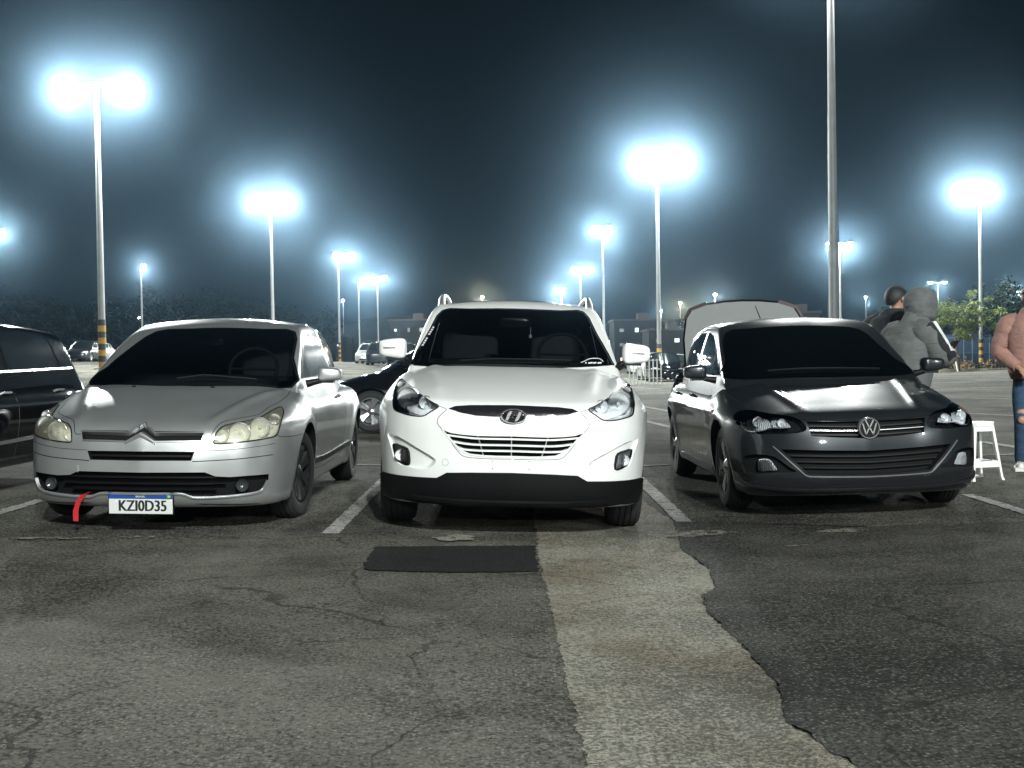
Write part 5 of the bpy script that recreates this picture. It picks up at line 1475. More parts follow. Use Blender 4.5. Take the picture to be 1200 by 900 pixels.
# ------------------------------------------------------------------ people
M_SKIN = mat('skin', (0.34, 0.19, 0.13), 0.55, vary=.06)
M_HAIR = mat('black_hair', (0.010, 0.009, 0.009), 0.6, bump=.35, bscale=160)
def fabric(name, col, rough=.9, folds=.55):
    m = mat(name, col, rough, vary=.15, vscale=14)
    nt = m.node_tree; b = nt.nodes['Principled BSDF']; L = nt.links.new
    tc = N(nt, 'TexCoord'); mp = N(nt, 'Mapping'); mp.inputs['Scale'].default_value = (1, 1, 2.2); mp.inputs['Rotation'].default_value = (.5, .3, 0); L(tc.outputs['Object'], mp.inputs[0])
    w = N(nt, 'TexNoise', Scale=7.0, Detail=2.0, Distortion=1.2); L(mp.outputs[0], w.inputs['Vector'])
    f = N(nt, 'TexNoise', Scale=90.0, Detail=3.0); L(tc.outputs['Object'], f.inputs['Vector'])
    a = N(nt, 'Math', operation='MULTIPLY_ADD'); L(f.outputs['Fac'], a.inputs[0]); a.inputs[1].default_value = .06; L(w.outputs['Fac'], a.inputs[2])
    bp = N(nt, 'Bump', Strength=folds, Distance=.022); L(a.outputs[0], bp.inputs['Height']); L(bp.outputs['Normal'], b.inputs['Normal'])
    return m
def person(name, label, loc, yaw, J, E, R, zones, scale=1.0):
    """J joints (local, facing +y), E bones, R radii, zones: joint -> material index list"""
    root = empty(name, (loc[0], loc[1], gz(*loc) + 0.0), (0, 0, yaw)); tag(root, label, 'person')
    names = list(J); idx = {n: i for i, n in enumerate(names)}
    me = bpy.data.meshes.new('body'); me.from_pydata([J[n] for n in names], [(idx[a], idx[b]) for a, b in E], []); me.update()
    ob = bpy.data.objects.new('body', me); COL.objects.link(ob)
    md = ob.modifiers.new('skin', 'SKIN'); md.use_smooth_shade = True; md.branch_smoothing = .6
    for n in names:
        sv = me.skin_vertices[0].data[idx[n]]; r = R[n]
        sv.radius = (r, r) if not isinstance(r, tuple) else r
        sv.use_root = (n == 'pelvis')
    sb = ob.modifiers.new('sub', 'SUBSURF'); sb.levels = 2; sb.render_levels = 2
    bpy.context.view_layer.update()
    nm = bpy.data.meshes.new_from_object(ob.evaluated_get(bpy.context.evaluated_depsgraph_get()))
    ob.modifiers.clear(); ob.data = nm; bpy.data.meshes.remove(me); nm.name = 'body'
    mats = zones['mats']
    for m in mats: nm.materials.append(m)
    segs = [(Vector(J[a]), Vector(J[b]), zones['bones'].get((a, b), zones['default'])) for a, b in E]
    # colour each face by its nearest bone
    for pg in nm.polygons:
        c = pg.center; best = 1e9
        for a, b, z in segs:
            d = b - a; t = max(0, min(1, (c - a).dot(d) / max(d.length_squared, 1e-9))); q = (a + d * t - c).length
            if q < best: best = q; mi = z(t) if callable(z) else z
        pg.material_index = mi
    smooth(nm)
    ob.parent = root
    return root
def body_joints(h=1.75, lean=0.0, hunch=0.0, foot_l=(-.10, 0, 0), foot_r=(.10, 0, 0), hip=(0, 0, .93), elbow_l=(-.27, -.02, 1.12), elbow_r=(.27, -.02, 1.12), wrist_l=(-.25, .08, .90), wrist_r=(.25, .08, .90), head=(0, .04), bulk=1.0):
    hx, hy, hz = hip
    J = {'pelvis': (hx, hy, hz), 'waist': (hx, hy + lean * .3, hz + .17), 'chest': (hx, hy + lean * .7 - hunch * .3, hz + .36), 'upper': (hx, hy + lean, hz + .47),
         'neck': (hx, hy + lean + hunch * .5 + .01, hz + .56), 'chin': (hx + head[0] * .6, hy + lean + hunch + .045, hz + .625), 'mid': (hx + head[0], hy + lean + hunch + head[1] * .6, hz + .70), 'crown': (hx + head[0], hy + lean + hunch + .0, hz + .775)}
    R = {'pelvis': (.155 * bulk, .125 * bulk), 'waist': (.158 * bulk, .125 * bulk), 'chest': (.168 * bulk, .132 * bulk), 'upper': (.135 * bulk, .10 * bulk), 'neck': .055, 'chin': .062, 'mid': .088, 'crown': .066}
    E = [('pelvis', 'waist'), ('waist', 'chest'), ('chest', 'upper'), ('upper', 'neck'), ('neck', 'chin'), ('chin', 'mid'), ('mid', 'crown')]
    for s, sg, ft, el, wr in (('l', -1, foot_l, elbow_l, wrist_l), ('r', 1, foot_r, elbow_r, wrist_r)):
        J['sh' + s] = (hx + sg * .185 * bulk, hy + lean - .01, hz + .455); R['sh' + s] = .078 * bulk
        J['el' + s] = (hx + el[0], hy + lean + el[1], hz - .93 + el[2]); R['el' + s] = .058 * bulk
        J['wr' + s] = (hx + wr[0], hy + lean + wr[1], hz - .93 + wr[2]); R['wr' + s] = .036
        wv = Vector(J['wr' + s]); ev = Vector(J['el' + s]); d = (wv - ev).normalized()
        J['palm' + s] = tuple(wv + d * .07); R['palm' + s] = (.038, .020)
        side = d.cross(Vector((0, 0, 1))).normalized() if abs(d.z) < .95 else Vector((0, 1, 0))
        E += [('upper', 'sh' + s), ('sh' + s, 'el' + s), ('el' + s, 'wr' + s), ('wr' + s, 'palm' + s)]
        for k, (o, ln) in enumerate(((-.027, .072), (-.009, .085), (.009, .08), (.026, .062))):
            J['f%d%s' % (k, s)] = tuple(wv + d * (.10) + side * o); J['g%d%s' % (k, s)] = tuple(wv + d * (.10 + ln * .75) + side * o * 1.1 + Vector((0, 0, -.02)))
            R['f%d%s' % (k, s)] = .0095; R['g%d%s' % (k, s)] = .008
            E += [('palm' + s, 'f%d%s' % (k, s)), ('f%d%s' % (k, s), 'g%d%s' % (k, s))]
        J['t' + s] = tuple(wv + d * .07 + side * -.05 + Vector((0, 0, .012))); R['t' + s] = .010; E += [('palm' + s, 't' + s)]
        J['hip' + s] = (hx + sg * .095, hy, hz - .06); R['hip' + s] = (.105 * bulk, .105 * bulk)
        fx_, fy_, fz_ = ft[:3]
        ank = Vector((fx_, fy_, fz_ + .085)); hp = Vector(J['hip' + s]); mid = (hp + ank) / 2
        dl = .84; gap = max(0, dl * dl / 4 - ((hp - ank).length / 2) ** 2)
        kn = mid + Vector((ft[3] if len(ft) > 3 else 0, math.sqrt(gap) * .9 if gap > 1e-5 else .02, 0))
        J['kn' + s] = tuple(kn); R['kn' + s] = .068 * bulk
        J['an' + s] = tuple(ank); R['an' + s] = .047
        J['heel' + s] = (fx_, fy_ - .03, fz_ + .045); R['heel' + s] = .042
        J['toe' + s] = (fx_ + (ft[4] if len(ft) > 4 else 0), fy_ + .16, fz_ + .034); R['toe' + s] = (.045, .032)
        E += [('pelvis', 'hip' + s), ('hip' + s, 'kn' + s), ('kn' + s, 'an' + s), ('an' + s, 'heel' + s), ('heel' + s, 'toe' + s)]
    return J, E, R
def zone(mats, top, legs, shoes, skin, neck_skin=True, sleeve=None):
    """material indices per bone"""
    b = {}
    for s in 'lr':
        b[('hip' + s, 'kn' + s)] = legs; b[('kn' + s, 'an' + s)] = legs; b[('pelvis', 'hip' + s)] = legs
        b[('an' + s, 'heel' + s)] = shoes; b[('heel' + s, 'toe' + s)] = shoes
        b[('wr' + s, 'palm' + s)] = skin; b[('palm' + s, 't' + s)] = skin
        for k in range(4): b[('palm' + s, 'f%d%s' % (k, s))] = skin; b[('f%d%s' % (k, s), 'g%d%s' % (k, s))] = skin
        b[('upper', 'sh' + s)] = top; b[('sh' + s, 'el' + s)] = top if sleeve is None else sleeve; b[('el' + s, 'wr' + s)] = top if sleeve is None else sleeve
    for e in (('upper', 'neck'),): b[e] = lambda t: top if t < .5 else skin
    for e in (('neck', 'chin'), ('chin', 'mid'), ('mid', 'crown')): b[e] = skin
    return {'mats': mats, 'bones': b, 'default': top}
def face_bits(root, c, r, skin):
    """nose, ears, eyes, mouth on a head centred at c (facing +y)"""
    c = Vector(c)
    n = MB(); n.add([c + Vector(p) * r for p in ((0, .95, .22), (-.16, .98, -.22), (.16, .98, -.22), (0, 1.28, -.16))], [(0, 1, 3), (0, 3, 2), (1, 2, 3)]); n.build('nose', skin, root, 60)
    for s in (-1, 1):
        superball(root, 'ear', c + Vector((s * .98 * r, -.02 * r, -.05 * r)), (.18 * r, .42 * r, .66 * r), skin, e=.9, n=12)
        superball(root, 'eye', c + Vector((s * .36 * r, .86 * r, .18 * r)), (.26 * r, .16 * r, .14 * r), M_HAIR, e=1, n=10)
    superball(root, 'mouth', c + Vector((0, .88 * r, -.48 * r)), (.5 * r, .12 * r, .10 * r), mat('lips', (.22, .08, .07), .5), e=1, n=10)
def garment(root, name, J, m, k=1.0, hem=-.06, sleeves='lr', sleeve_mat=None):
    """loose top: smooth torso shell and sleeves over the body"""
    P = [Vector(J['pelvis']) + Vector((0, 0, hem)), Vector(J['pelvis']) + Vector((0, 0, .02)), Vector(J['waist']), Vector(J['chest']), Vector(J['upper']) + Vector((0, 0, -.03)), Vector(J['upper']) + Vector((0, -.005, .04)), Vector(J['neck']) + Vector((0, -.005, .0)), Vector(J['neck']) + Vector((0, 0, .045))]
    RR = [(.195, .165), (.215, .185), (.222, .19), (.235, .19), (.225, .165), (.185, .14), (.115, .11), (.085, .085)]
    v, f = [], []; n = 28; Q = []
    for i in range(len(P) - 1):
        for t in (0, .25, .5, .75): Q.append((i + t))
    Q.append(len(P) - 1)
    rr = random.Random(len(name) + int(100 * k))
    for s_ in Q:
        i = min(int(s_), len(P) - 2); t = s_ - i; t = t * t * (3 - 2 * t)
        c = P[i].lerp(P[i + 1], s_ - i); a = RR[i][0] + (RR[i + 1][0] - RR[i][0]) * t; b = RR[i][1] + (RR[i + 1][1] - RR[i][1]) * t
        for q in range(n):
            ph = 2 * math.pi * q / n; w = 1 + .018 * math.sin(5 * ph + s_ * 2.1) + .012 * math.sin(9 * ph - s_ * 3.3)
            v.append(c + Vector((a * k * math.cos(ph) * w, b * k * math.sin(ph) * w, 0)))
    for i in range(len(Q) - 1):
        for q in range(n): f.append((i * n + q, i * n + (q + 1) % n, (i + 1) * n + (q + 1) % n, (i + 1) * n + q))
    g = link(name, mesh_from(v, f, 60), m, root)
    for s_ in sleeves:
        a, b, w = (Vector(J[q + s_]) for q in ('sh', 'el', 'wr'))
        inn = a.lerp(Vector(J['upper']), .35)
        t = MB(); pts, rad = [], []
        key = [(inn, .10), (a, .105), (a.lerp(b, .5), .095), (b, .082), (b.lerp(w, .5), .07), (b.lerp(w, .92), .056), (w, .045)]
        for i in range(len(key) - 1):
            for u in (0, .33, .66): pts.append(key[i][0].lerp(key[i + 1][0], u)); rad.append((key[i][1] + (key[i + 1][1] - key[i][1]) * u) * k * (1 + .03 * math.sin(len(pts) * 1.7)))
        pts.append(key[-1][0]); rad.append(key[-1][1] * k)
        sp_ = [pts[0]] + [(pts[i - 1] + pts[i] * 2 + pts[i + 1]) / 4 for i in range(1, len(pts) - 1)] + [pts[-1]]
        t.tube(sp_, rad, 18); t.build('sleeve', sleeve_mat or m, g, 60)
    return g
def hair_cap(root, c, r, back=0.25, name='hair', m=None, low=-.15, jag=.018, seed=2):
    """short hair: upper half-shell, lower at the back"""
    rr = random.Random(seed); v, f = [], []
    n, nv = 26, 11
    for i in range(nv + 1):
        for k in range(n):
            ph = 2 * math.pi * k / n
            fr = math.sin(ph)                                     # +1 = front
            end = math.pi * (.47 - .10 * fr) if fr > 0 else math.pi * (.47 + (.10 + back * .5) * -fr)
            th = end * i / nv
            q = 1.12 + rr.uniform(-jag, jag) * (i > 0)
            v.append(Vector(c) + Vector((math.sin(th) * math.cos(ph) * .97, math.sin(th) * math.sin(ph) * 1.08, math.cos(th) * 1.06)) * r * q)
    for i in range(nv):
        for k in range(n): f.append((i * n + k, (i + 1) * n + k, (i + 1) * n + (k + 1) % n, i * n + (k + 1) % n))
    return link(name, mesh_from(v, f, 60), m or M_HAIR, root)
# --- hooded person leaning on the far flank of the dark car, seen from behind
M_HOODIE = fabric('grey_hoodie', (0.095, 0.10, 0.098)); M_BLACK_CLOTH = fabric('black_cloth', (0.010, 0.011, 0.013)); M_JEANS = fabric('dark_jeans', (0.014, 0.022, 0.045))
M_SHOE_W = mat('white_shoe', (0.62, 0.61, 0.58), .6); M_SHOE_B = mat('black_shoe', (0.012, 0.012, 0.013), .6); M_STRIPE = fabric('white_stripe', (0.62, 0.63, 0.62))
J, E, R = body_joints(hip=(0, 0, .83), lean=.07, hunch=.10, foot_l=(-.12, .44, 0), foot_r=(.12, .50, 0), elbow_l=(-.25, .10, 1.16), elbow_r=(.27, .10, 1.16), wrist_l=(-.06, .34, 1.24), wrist_r=(.12, .34, 1.18), bulk=1.1)
YAW1 = math.radians(-68)                                          # facing away to the right
hp = (3.42, 10.0)
hooded = person('person', 'person in grey hoodie with the hood up, leaning on the dark hatchback', hp, YAW1, J, E, R, zone([M_HOODIE, M_BLACK_CLOTH, M_SKIN, M_SHOE_B], 0, 1, 3, 2, sleeve=0))
def hood(root, c, r):
    v, f = [], []
    n, nv = 28, 14
    for i in range(nv + 1):
        th = math.pi * (.98 * i / nv)
        for k in range(n):
            ph = 2 * math.pi * k / n
            x = math.sin(th) * math.cos(ph); y = math.sin(th) * math.sin(ph); z = math.cos(th)
            rad = r * (1.18 + .05 * math.sin(3 * ph + 2 * th) * math.sin(th))
            p = Vector((x * rad * .98, y * rad * 1.12, z * rad * 1.12))
            if y > .55: p.y = rad * (.62 + .15 * abs(x))             # face opening
            if z < -.5: p.x *= 1.22; p.y *= 1.15; p.z -= .015
            v.append(Vector(c) + p)
    for i in range(nv):
        for k in range(n): f.append((i * n + k, (i + 1) * n + k, (i + 1) * n + (k + 1) % n, i * n + (k + 1) % n))
    return link('hood', mesh_from(v, f, 60), M_HOODIE, root)
hc = Vector(J['mid']) + Vector((0, -.005, .01))
garment(hooded, 'hoodie', J, M_HOODIE, 1.12)
hood(hooded, hc, .118); face_bits(hooded, Vector(J['mid']) + Vector((0, 0, .0)), .086, M_SKIN)
cl = MB(); cl.tube([Vector(J['upper']) + Vector((0, -.01, -.02)), Vector(J['neck']) + Vector((0, .0, .0)), Vector(J['neck']) + Vector((0, .02, .04))], [.12, .115, .112], 16); cl.build('hood_collar', M_HOODIE, hooded, 60)
a, b, w = (Vector(J[q + 'r']) for q in ('sh', 'el', 'wr'))
# black sleeve panel with a white stripe along the outside of the arm
up_ = Vector((.72, .12, .68)).normalized()
for nm_, mm, off_, rad in (('sleeve_panel', M_BLACK_CLOTH, .052, .074), ('sleeve_stripe', M_STRIPE, .122, .018)):
    t = MB(); n0_ = Vector(J['neck']) + Vector((.085, .0, -.03))
    P_ = [n0_.lerp(a + up_ * off_, .15), n0_.lerp(a + up_ * off_, .6), a + up_ * off_, a.lerp(b, .35) + up_ * off_, a.lerp(b, .75) + up_ * off_, b + up_ * (off_ - .008), b.lerp(w, .5) + up_ * off_ * .75, b.lerp(w, .95) + up_ * off_ * .5]
    t.tube(P_, [rad * .3, rad * .7, rad, rad, rad, rad * .95, rad * .8, rad * .4], 12); t.build(nm_, mm, hooded, 60)
ph = MB(); q = (Vector(J['palmr']) + Vector(J['palml'])) / 2 + Vector((0, .03, .03)); ph.box(q, (.075, .012, .15), Matrix.Rotation(math.radians(-35), 3, 'X')); ph.build('phone', M_GLOSS_BLACK, hooded)
for s_ in 'lr':
    so = MB(); hl, to = Vector(J['heel' + s_]), Vector(J['toe' + s_]); m_ = (hl + to) / 2
    so.box((m_.x, m_.y + .005, hl.z - .033), (.092, .285, .026)); so.build('shoe_sole', M_SHOE_W, hooded)
# --- dark-haired person in a black jacket next to them
J2, E2, R2 = body_joints(hip=(0, 0, .92), lean=.03, hunch=.05, foot_l=(-.12, .36, 0), foot_r=(.12, .40, 0), elbow_l=(-.27, .06, 1.14), elbow_r=(.27, .06, 1.14), wrist_l=(-.10, .24, 1.05), wrist_r=(.10, .24, 1.05), bulk=1.16)
dark = person('person', 'person with short dark hair in a black jacket, behind the hooded person', (3.48, 10.6), math.radians(-62), J2, E2, R2, zone([M_BLACK_CLOTH, M_JEANS, M_SKIN, M_SHOE_B], 0, 1, 3, 2))
hair_cap(dark, Vector(J2['mid']) + Vector((0, -.004, .012)), .092, back=.35); face_bits(dark, Vector(J2['mid']), .088, M_SKIN)
garment(dark, 'jacket', J2, M_BLACK_CLOTH, 1.05)
cl = MB(); cl.tube([Vector(J2['upper']) + Vector((0, -.01, .0)), Vector(J2['neck']) + Vector((0, -.005, .01)), Vector(J2['neck']) + Vector((0, -.005, .05))], [.11, .095, .078], 16); cl.build('jacket_collar', M_BLACK_CLOTH, dark, 60)
# --- person in pink fleece at the right edge
M_PINK = fabric('pink_fleece', (0.30, 0.165, 0.135), .95); M_RIP = fabric('ripped_blue_jeans', (0.020, 0.050, 0.095))
J3, E3, R3 = body_joints(hip=(0, 0, .90), lean=.0, hunch=.02, foot_l=(-.13, -.02, 0, 0, -.03), foot_r=(.12, .04, 0), elbow_l=(-.27, -.02, 1.13), elbow_r=(.29, -.02, 1.13), wrist_l=(-.14, .18, .98), wrist_r=(.14, .18, .98), bulk=1.06)
_pp = gp(1211, 550)
pink = person('person', 'person in pink fleece jacket and ripped jeans at the right edge', (_pp[0], _pp[1]), math.radians(160), J3, E3, R3, zone([M_PINK, M_RIP, M_SKIN, M_SHOE_W], 0, 1, 3, 2), )
garment(pink, 'fleece_jacket', J3, M_PINK, .98)
hair_cap(pink, Vector(J3['mid']) + Vector((0, -.004, .012)), .094, back=1.0); face_bits(pink, Vector(J3['mid']), .088, M_SKIN)
for s_, (u, w_) in (('r', (.80, .10)), ('r', (.98, .085)), ('l', (.84, .09))):
    a, b = Vector(J3['hip' + s_]), Vector(J3['kn' + s_]); p = a.lerp(b, u)
    superball(pink, 'jeans_rip', p + Vector((0, .052, 0)), (w_, .05, .075), M_SKIN, e=1, n=14)
for s_ in 'lr':
    so = MB(); hl, to = Vector(J3['heel' + s_]), Vector(J3['toe' + s_]); m_ = (hl + to) / 2
    so.box((m_.x, m_.y + .005, hl.z - .03), (.098, .29, .030)); so.build('shoe_sole', M_SHOE_W, pink)
# ------------------------------------------------------------------ white plastic stool
def stool():
    x, y = gp(1155, 563)
    M_PLASTIC_W = mat('white_plastic', (0.72, 0.73, 0.71), .45)
    root = empty('stool', (x - .03, y + .10, gz(x, y)), (0, 0, math.radians(14))); tag(root, 'white plastic stool standing beside the front of the dark hatchback', 'stool')
    H, a, b = .50, .10, .15
    m = MB(); m.prism([(-a - .01, -a + .02), (-a + .02, -a - .01), (a - .02, -a - .01), (a + .01, -a + .02), (a + .01, a - .02), (a - .02, a + .01), (-a + .02, a + .01), (-a - .01, a - .02)], H - .035, H, lambda p, q, d: (p, q, d))
    o = m.build('seat', M_PLASTIC_W, root)
    b2 = bmesh.new(); b2.from_mesh(o.data); bmesh.ops.recalc_face_normals(b2, faces=b2.faces[:]); b2.to_mesh(o.data); b2.free()
    for sx in (-1, 1):
        for sy in (-1, 1):
            l = MB(); v = []
            for z, r, w in ((H - .03, a - .015, .026), (.03, b - .012, .020), (0, b - .004, .027)):
                v += [(sx * (r + w * px_), sy * (r + w * py_), z) for px_, py_ in ((-.5, -.5), (.5, -.5), (.5, .5), (-.5, .5))]
            f = [(0, 1, 2, 3), (11, 10, 9, 8)] + [(i + k, i + 4 + k, i + 4 + (k + 1) % 4, i + (k + 1) % 4) for i in (0, 4) for k in range(4)]
            l.add(v, f); o = l.build('leg', M_PLASTIC_W, root)
            b2 = bmesh.new(); b2.from_mesh(o.data); bmesh.ops.recalc_face_normals(b2, faces=b2.faces[:]); b2.to_mesh(o.data); b2.free()
    for z, hh in ((.14, .05), (H - .055, .045)):
        r = a + (b - a) * (1 - z / H) - .008
        for k in range(4):
            s = MB(); c_, s_ = math.cos(k * math.pi / 2), math.sin(k * math.pi / 2)
            s.box((c_ * r, s_ * r, z), (.012 if k % 2 == 0 else 2 * r - .02, 2 * r - .02 if k % 2 == 0 else .012, hh)); s.build('apron' if z > .2 else 'stretcher', M_PLASTIC_W, root)
stool()
# ------------------------------------------------------------------ trees
def leaf_material(name, a, b):
    m, nt, p = nodes_of(name)
    tc = N(nt, 'TexCoord'); n = N(nt, 'TexNoise', Scale=1.4, Detail=4.0); nt.links.new(tc.outputs['Object'], n.inputs['Vector'])
    mx = N(nt, 'MixRGB'); nt.links.new(n.outputs['Fac'], mx.inputs[0]); mx.inputs[1].default_value = (*a, 1); mx.inputs[2].default_value = (*b, 1)
    nt.links.new(mx.outputs[0], p.inputs['Base Color']); p.inputs['Roughness'].default_value = .8; p.inputs['Specular IOR Level'].default_value = .08
    return m
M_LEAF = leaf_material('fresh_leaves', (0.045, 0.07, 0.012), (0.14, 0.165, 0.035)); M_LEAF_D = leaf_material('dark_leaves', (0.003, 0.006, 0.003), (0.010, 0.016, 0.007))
M_BARK = mat('bark', (0.06, 0.045, 0.035), .9, bump=.5, bscale=20)
def tree(px, py_base, Y, height, spread, label, leaf, seed, layers=False, n_clump=70, per=60, leaf_size=.16, base_z=None, group=None):
    r = random.Random(seed)
    x = (px - 600) / F_PX * Y; z0 = gz(x, Y) if base_z is None else base_z
    root = empty('tree', (x, Y, z0)); tag(root, label, 'tree', group)
    tr = MB(); th = height * .42
    tr.tube([(0, 0, -.1), (.04 * height * r.uniform(-1, 1), 0, th * .5), (.05 * height * r.uniform(-1, 1), 0, th), (0, 0, height * .75)], [.035 * height * .6, .026 * height * .6, .02 * height * .6, .008 * height * .5], 8)
    tips = []
    for k in range(9):
        a = k * 2.4 + r.uniform(-.4, .4); z1 = th * r.uniform(.75, 1.25); ln = spread * r.uniform(.55, 1.0); up = height * r.uniform(.12, .42)
        e = Vector((math.cos(a) * ln, math.sin(a) * ln, min(z1 + up, height * .93))); mid_ = Vector((e.x * .5, e.y * .5, z1 + up * .65))
        tr.tube([(0, 0, z1), mid_, e], [.014 * height * .6, .009 * height * .5, .004 * height * .4], 6); tips += [(e, 1), (mid_, .7)]
    tr.build('trunk', M_BARK, root, 60)
    v, f = [], []
    for k in range(n_clump):
        e, w = tips[r.randrange(len(tips))]
        c = e + Vector((max(-.5, min(.5, r.gauss(0, .22))) * spread, max(-.5, min(.5, r.gauss(0, .22))) * spread, max(-.15, min(.15, r.gauss(0, .08))) * height))
        c.z = max(c.z, height * .28)
        cr = spread * r.uniform(.14, .30)
        for q in range(per):
            d = Vector((r.gauss(0, 1), r.gauss(0, 1), r.gauss(0, .45 if layers else .8))); d = d * min(1, 1.7 / d.length)
            p = c + d * cr * .55
            n = Vector((r.gauss(0, .5), r.gauss(0, .5), 1)).normalized(); t = n.cross(Vector((r.gauss(0, 1), r.gauss(0, 1), .1))).normalized(); s = n.cross(t)
            L_ = leaf_size * r.uniform(.7, 1.5); b = len(v)
            v += [p - t * L_, p + s * L_ * .45, p + t * L_, p - s * L_ * .45]; f.append((b, b + 1, b + 2, b + 3))
    link('crown', mesh_from(v, f), leaf, root)
    return root
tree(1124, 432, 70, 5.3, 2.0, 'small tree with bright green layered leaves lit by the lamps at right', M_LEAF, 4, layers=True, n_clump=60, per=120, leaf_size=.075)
for i, (px, Y, h, s, lb) in enumerate(((1168, 82, 5.6, 3.2, 'dark bushy tree right of the striped lamp post'), (1205, 78, 6.2, 3.0, 'dark tree cut by the right edge of the picture'), (1080, 95, 5.6, 3.0, 'dark tree behind the small bright tree'), (30, 170, 11, 7, 'dark tree far left beyond the black minivan'), (88, 176, 10.5, 7, 'dark tree far behind the tall left lamp post'),
        (150, 180, 10.5, 7, 'dark tree below the small distant glow at left'), (215, 174, 11, 7.5, 'broad dark tree behind the left part of the silver coupe roof'), (275, 182, 10, 7, 'dark tree behind the middle of the silver coupe roof'), (350, 186, 8.5, 6, 'dark tree behind the right part of the silver coupe roof'), (830, 165, 8, 4.5, 'dark tree above the raised boot lid'), (700, 180, 7, 5, 'dark tree beyond the right side of the white SUV roof'))):
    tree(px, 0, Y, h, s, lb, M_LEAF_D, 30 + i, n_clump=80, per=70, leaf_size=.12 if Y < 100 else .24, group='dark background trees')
# stake tied to the small tree
a = at(1119, 418, 69); b = gp(1123, 437)
m = MB(); m.tube([(b[0] * 69 / b[1], 69, gz(20, 69) - .05), tuple(a)], .05, 8); tag(m.build('tree_stake', mat('white_stake', (.6, .6, .58), .6), None, 50), 'white leaning stake beside the small bright tree', 'stake')
# ------------------------------------------------------------------ hedge planting, fences and kerb at the back
def fence(name, label, A, B, H, n, mpost, mrail, rails=(.25, .6, .95), pr=.03):
    A, B = Vector(A), Vector(B); z = lambda t: gz(*(A.lerp(B, t)))
    root = empty(name, (A.x, A.y, z(0))); tag(root, label, 'fence')
    O = Vector((A.x, A.y, z(0)))
    for i in range(n + 1):
        p = A.lerp(B, i / n); q = Vector((p.x, p.y, z(i / n))) - O
        m = MB(); m.tube([q - Vector((0, 0, .05)), q + Vector((0, 0, H))], pr, 6); m.build('post', mpost, root, 40)
    for r in rails:
        m = MB(); m.tube([Vector((A.x, A.y, z(0) + H * r)) - O, Vector((B.x, B.y, z(1) + H * r)) - O], pr * .6, 6); m.build('rail', mrail, root, 40)
def W(px, Y): return ((px - 600) / F_PX * Y, Y)
M_FENCE_W = mat('white_fence_paint', (.5, .51, .5), .5); M_FENCE_G = mat('green_fence_steel', (.03, .09, .09), .5)
fence('railing', 'white tubular railing in the distance right of the white SUV', W(738, 52), W(775, 52), 1.15, 8, M_FENCE_W, M_FENCE_W)
fence('mesh_fence', 'green steel fence behind the small bright tree', W(1040, 84), W(1260, 84), 2.3, 22, M_FENCE_G, M_FENCE_G, (.03, .5, .98), .04)
M_BLUE = mat('blue_hoarding', (.006, .016, .04), .6)
m = MB(); m.box((0, 0, 1.3), (11, .2, 2.6)); o = m.build('blue_hoarding', M_BLUE); o.location = (*W(1105, 90), gz(*W(1105, 90))); tag(o, 'dark blue hoarding behind the green fence', 'hoarding')
# low planting along the far kerb
def shrub(px, Y, h, w, label, seed, leaf):
    r = random.Random(seed); x, y = W(px, Y); v, f = [], []
    for k in range(260):
        p = Vector((r.gauss(0, .35) * w, r.gauss(0, .3) * w, abs(r.gauss(.35, .28)) * h)); n = Vector((r.gauss(0, 1), r.gauss(0, 1), .8)).normalized(); t = n.cross(Vector((r.gauss(0, 1), 1, r.gauss(0, 1)))).normalized(); s = n.cross(t); L_ = r.uniform(.06, .13); b = len(v)
        v += [p - t * L_, p + s * L_ * .4, p + t * L_, p - s * L_ * .4]; f.append((b, b + 1, b + 2, b + 3))
    root = empty('shrub', (x, y, gz(x, y))); tag(root, label, 'shrub', 'low shrubs along the far kerb')
    link('foliage', mesh_from(v, f), leaf, root)
    st = MB(); st.tube([(0, 0, -.03), (0, 0, h * .6)], .03, 6); st.build('stem', M_BARK, root)
M_DRY = leaf_material('dry_leaves', (.10, .06, .03), (.16, .12, .06))
for i, px in enumerate((1092, 1104, 1116, 1131, 1143, 1160, 1172)):
    shrub(px, 72 + (i % 3), .55 + .2 * (i % 2), .8, 'low shrub on the far kerb, number %s from the left' % ('one', 'two', 'three', 'four', 'five', 'six', 'seven')[i] if False else ['low shrub nearest the hooded person on the far kerb', 'low dry shrub below the small bright tree, left of the stake', 'low shrub just left of the white stake', 'low dry shrub just right of the white stake', 'low shrub left of the striped lamp post foot', 'low dry shrub right of the striped lamp post foot', 'low shrub nearest the person in pink on the far kerb'][i], 60 + i, M_DRY if i % 2 else M_LEAF_D)
k = MB(); A = W(1000, 71); B = W(1300, 71)
k.box(((A[0] + B[0]) / 2, 71, gz(30, 71) + .05), (B[0] - A[0], .25, .2)); tag(k.build('kerb', M_CONCRETE), kind='structure')
# ------------------------------------------------------------------ hills and far houses
def hill(name, Y, pts, seed, m, depth=60):
    r = random.Random(seed); v, f = [], []
    X = np.linspace(pts[0][0], pts[-1][0], 130)
    hh = interp([p[0] for p in pts], [p[1] for p in pts])(X)
    rows = 7
    for j in range(rows):
        t = j / (rows - 1)
        for i, x in enumerate(X):
            b = r.uniform(-.05, .05) * 1345 / Y if 0 < j else 0
            zz = min(CAM_Z + (426 - hh[i]) / F_PX * Y, 13.0)
            v.append(((x - 600) / F_PX * Y * (1 + t * depth / Y), Y + t * depth, -1 + (zz + 1) * math.sin(t * math.pi / 2) ** .8 + r.uniform(-.5, .5) * min(1, t * 3)))
    n = len(X)
    for j in range(rows - 1):
        for i in range(n - 1): f.append((j * n + i, j * n + i + 1, (j + 1) * n + i + 1, (j + 1) * n + i))
    tag(link(name, mesh_from(v, f, 60), m), kind='structure')
M_HILL = mat('dark_hillside', (0.012, 0.016, 0.014), .95, vary=.4, vscale=.2)
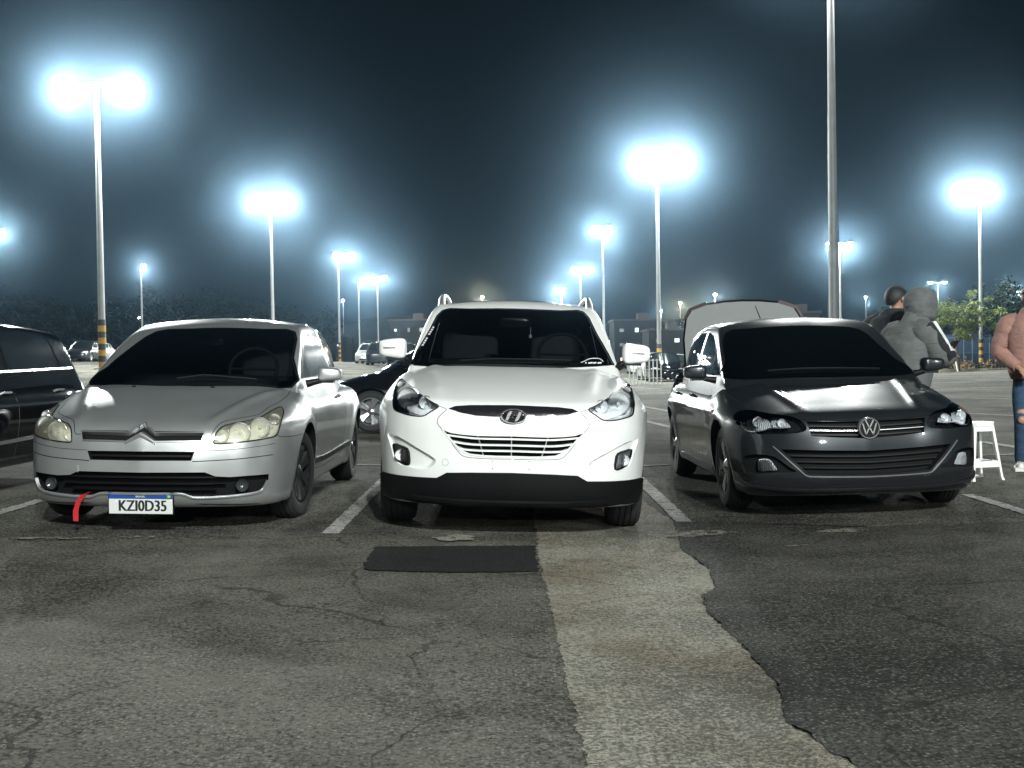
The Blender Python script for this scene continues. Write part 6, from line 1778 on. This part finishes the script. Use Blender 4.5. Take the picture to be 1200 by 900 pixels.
hill('hill', 200, [(-250, 395), (-60, 352), (60, 338), (150, 345), (260, 352), (360, 365), (480, 352), (560, 362), (660, 372), (760, 362), (860, 372), (960, 380), (1100, 392), (1250, 385), (1450, 395)], 5, M_HILL)
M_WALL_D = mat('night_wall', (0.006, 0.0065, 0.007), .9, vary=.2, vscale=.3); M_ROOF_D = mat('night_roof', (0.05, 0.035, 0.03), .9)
M_WIN_DARK = mat('dark_window', (.01, .012, .015), .2); M_WIN_LIT = emitter('lit_window', (.75, .9, 1.0), 1.6); M_WIN_WARM = emitter('lit_window_warm', (1.0, .75, .45), 1.2)
def house(px, py_top, Y, w, floors, label, seed, lit=.25):
    Y *= .74; w *= .74
    r = random.Random(seed); x = (px - 600) / F_PX * Y; zt = CAM_Z + (426 - py_top - 20) / F_PX * Y
    fl_ = 2.15; H = floors * fl_ + .5; z0 = zt - H
    root = empty('house', (x, Y, z0)); tag(root, label, 'house', 'far houses on the hillside')
    m = MB(); m.box((0, 4, H / 2), (w, 8, H)); m.box((0, 4, -2), (w * .9, 7, 4)); wl = m.build('wall', M_WALL_D, root)
    m = MB(); m.box((0, 4, H + .12), (w + .5, 8.5, .24)); m.box((w * .2, 4, H + .7), (w * .25, 2.5, 1.1)); m.build('roof', M_ROOF_D, root)
    nw = max(2, int(w / 1.9))
    for j in range(floors):
        for i in range(nw):
            cx = -w / 2 + (i + .5) * w / nw; cz = j * fl_ + 1.25
            b = MB(); ww = r.uniform(.3, .75); hh_ = r.uniform(.3, .6); b.box((cx, -.03, cz), (ww + .14, .10, hh_ + .14)); fr = b.build('window', M_ROOF_D, root)
            lt = r.random() < lit
            b = MB(); b.box((cx, -.09, cz), (ww, .04, hh_)); b.build('pane', (M_WIN_LIT if r.random() < .75 else M_WIN_WARM) if lt else M_WIN_DARK, fr)
for i, a in enumerate(((480, 354, 235, 8, 6, 'tall house with lit windows left of the white SUV roof'), (455, 378, 250, 10, 3, 'low house left of the tall one beside the white SUV'), (545, 352, 260, 12, 3, 'house just above the middle of the white SUV roof'), (747, 358, 230, 9, 5, 'tall house right of the white SUV mirror, beside the striped pole'), (728, 380, 250, 8, 3, 'low house right of the white SUV pillar'),
        (783, 370, 215, 7, 4, 'house between the striped lamp post and the raised boot lid'), (938, 352, 200, 7, 6, 'dark tower block behind the dark hatchback roof'), (905, 372, 240, 10, 3, 'low house behind the dark hatchback roof'), (1060, 388, 220, 11, 2, 'low house behind the two people'), (380, 372, 260, 10, 3, 'low house right of the silver coupe roof'), (640, 366, 270, 10, 3, 'low house behind the right half of the white SUV roof'))):
    house(*a, seed=80 + i, lit=.30 if i not in (6,) else .0)
# ------------------------------------------------------------------ haze volume added to imitate lens glow around the lamps
hz = MB(); hz.box((0, 80, 6.2), (700, 430, 16.8))
hm, nt, b = nodes_of('lamp_glow_haze'); nt.nodes.remove(b)
pv = nt.nodes.new('ShaderNodeVolumePrincipled')
pv.inputs['Color'].default_value = (0.44, 0.73, 1.0, 1); pv.inputs['Density'].default_value = HAZE_DENSITY; pv.inputs['Anisotropy'].default_value = 0.965
nt.links.new(pv.outputs['Volume'], nt.nodes['Material Output'].inputs['Volume'])
hm.cycles.homogeneous_volume = True
tag(hz.build('haze', hm), 'added haze volume imitating lens glow around the car park lamps', 'haze', kind='stuff')
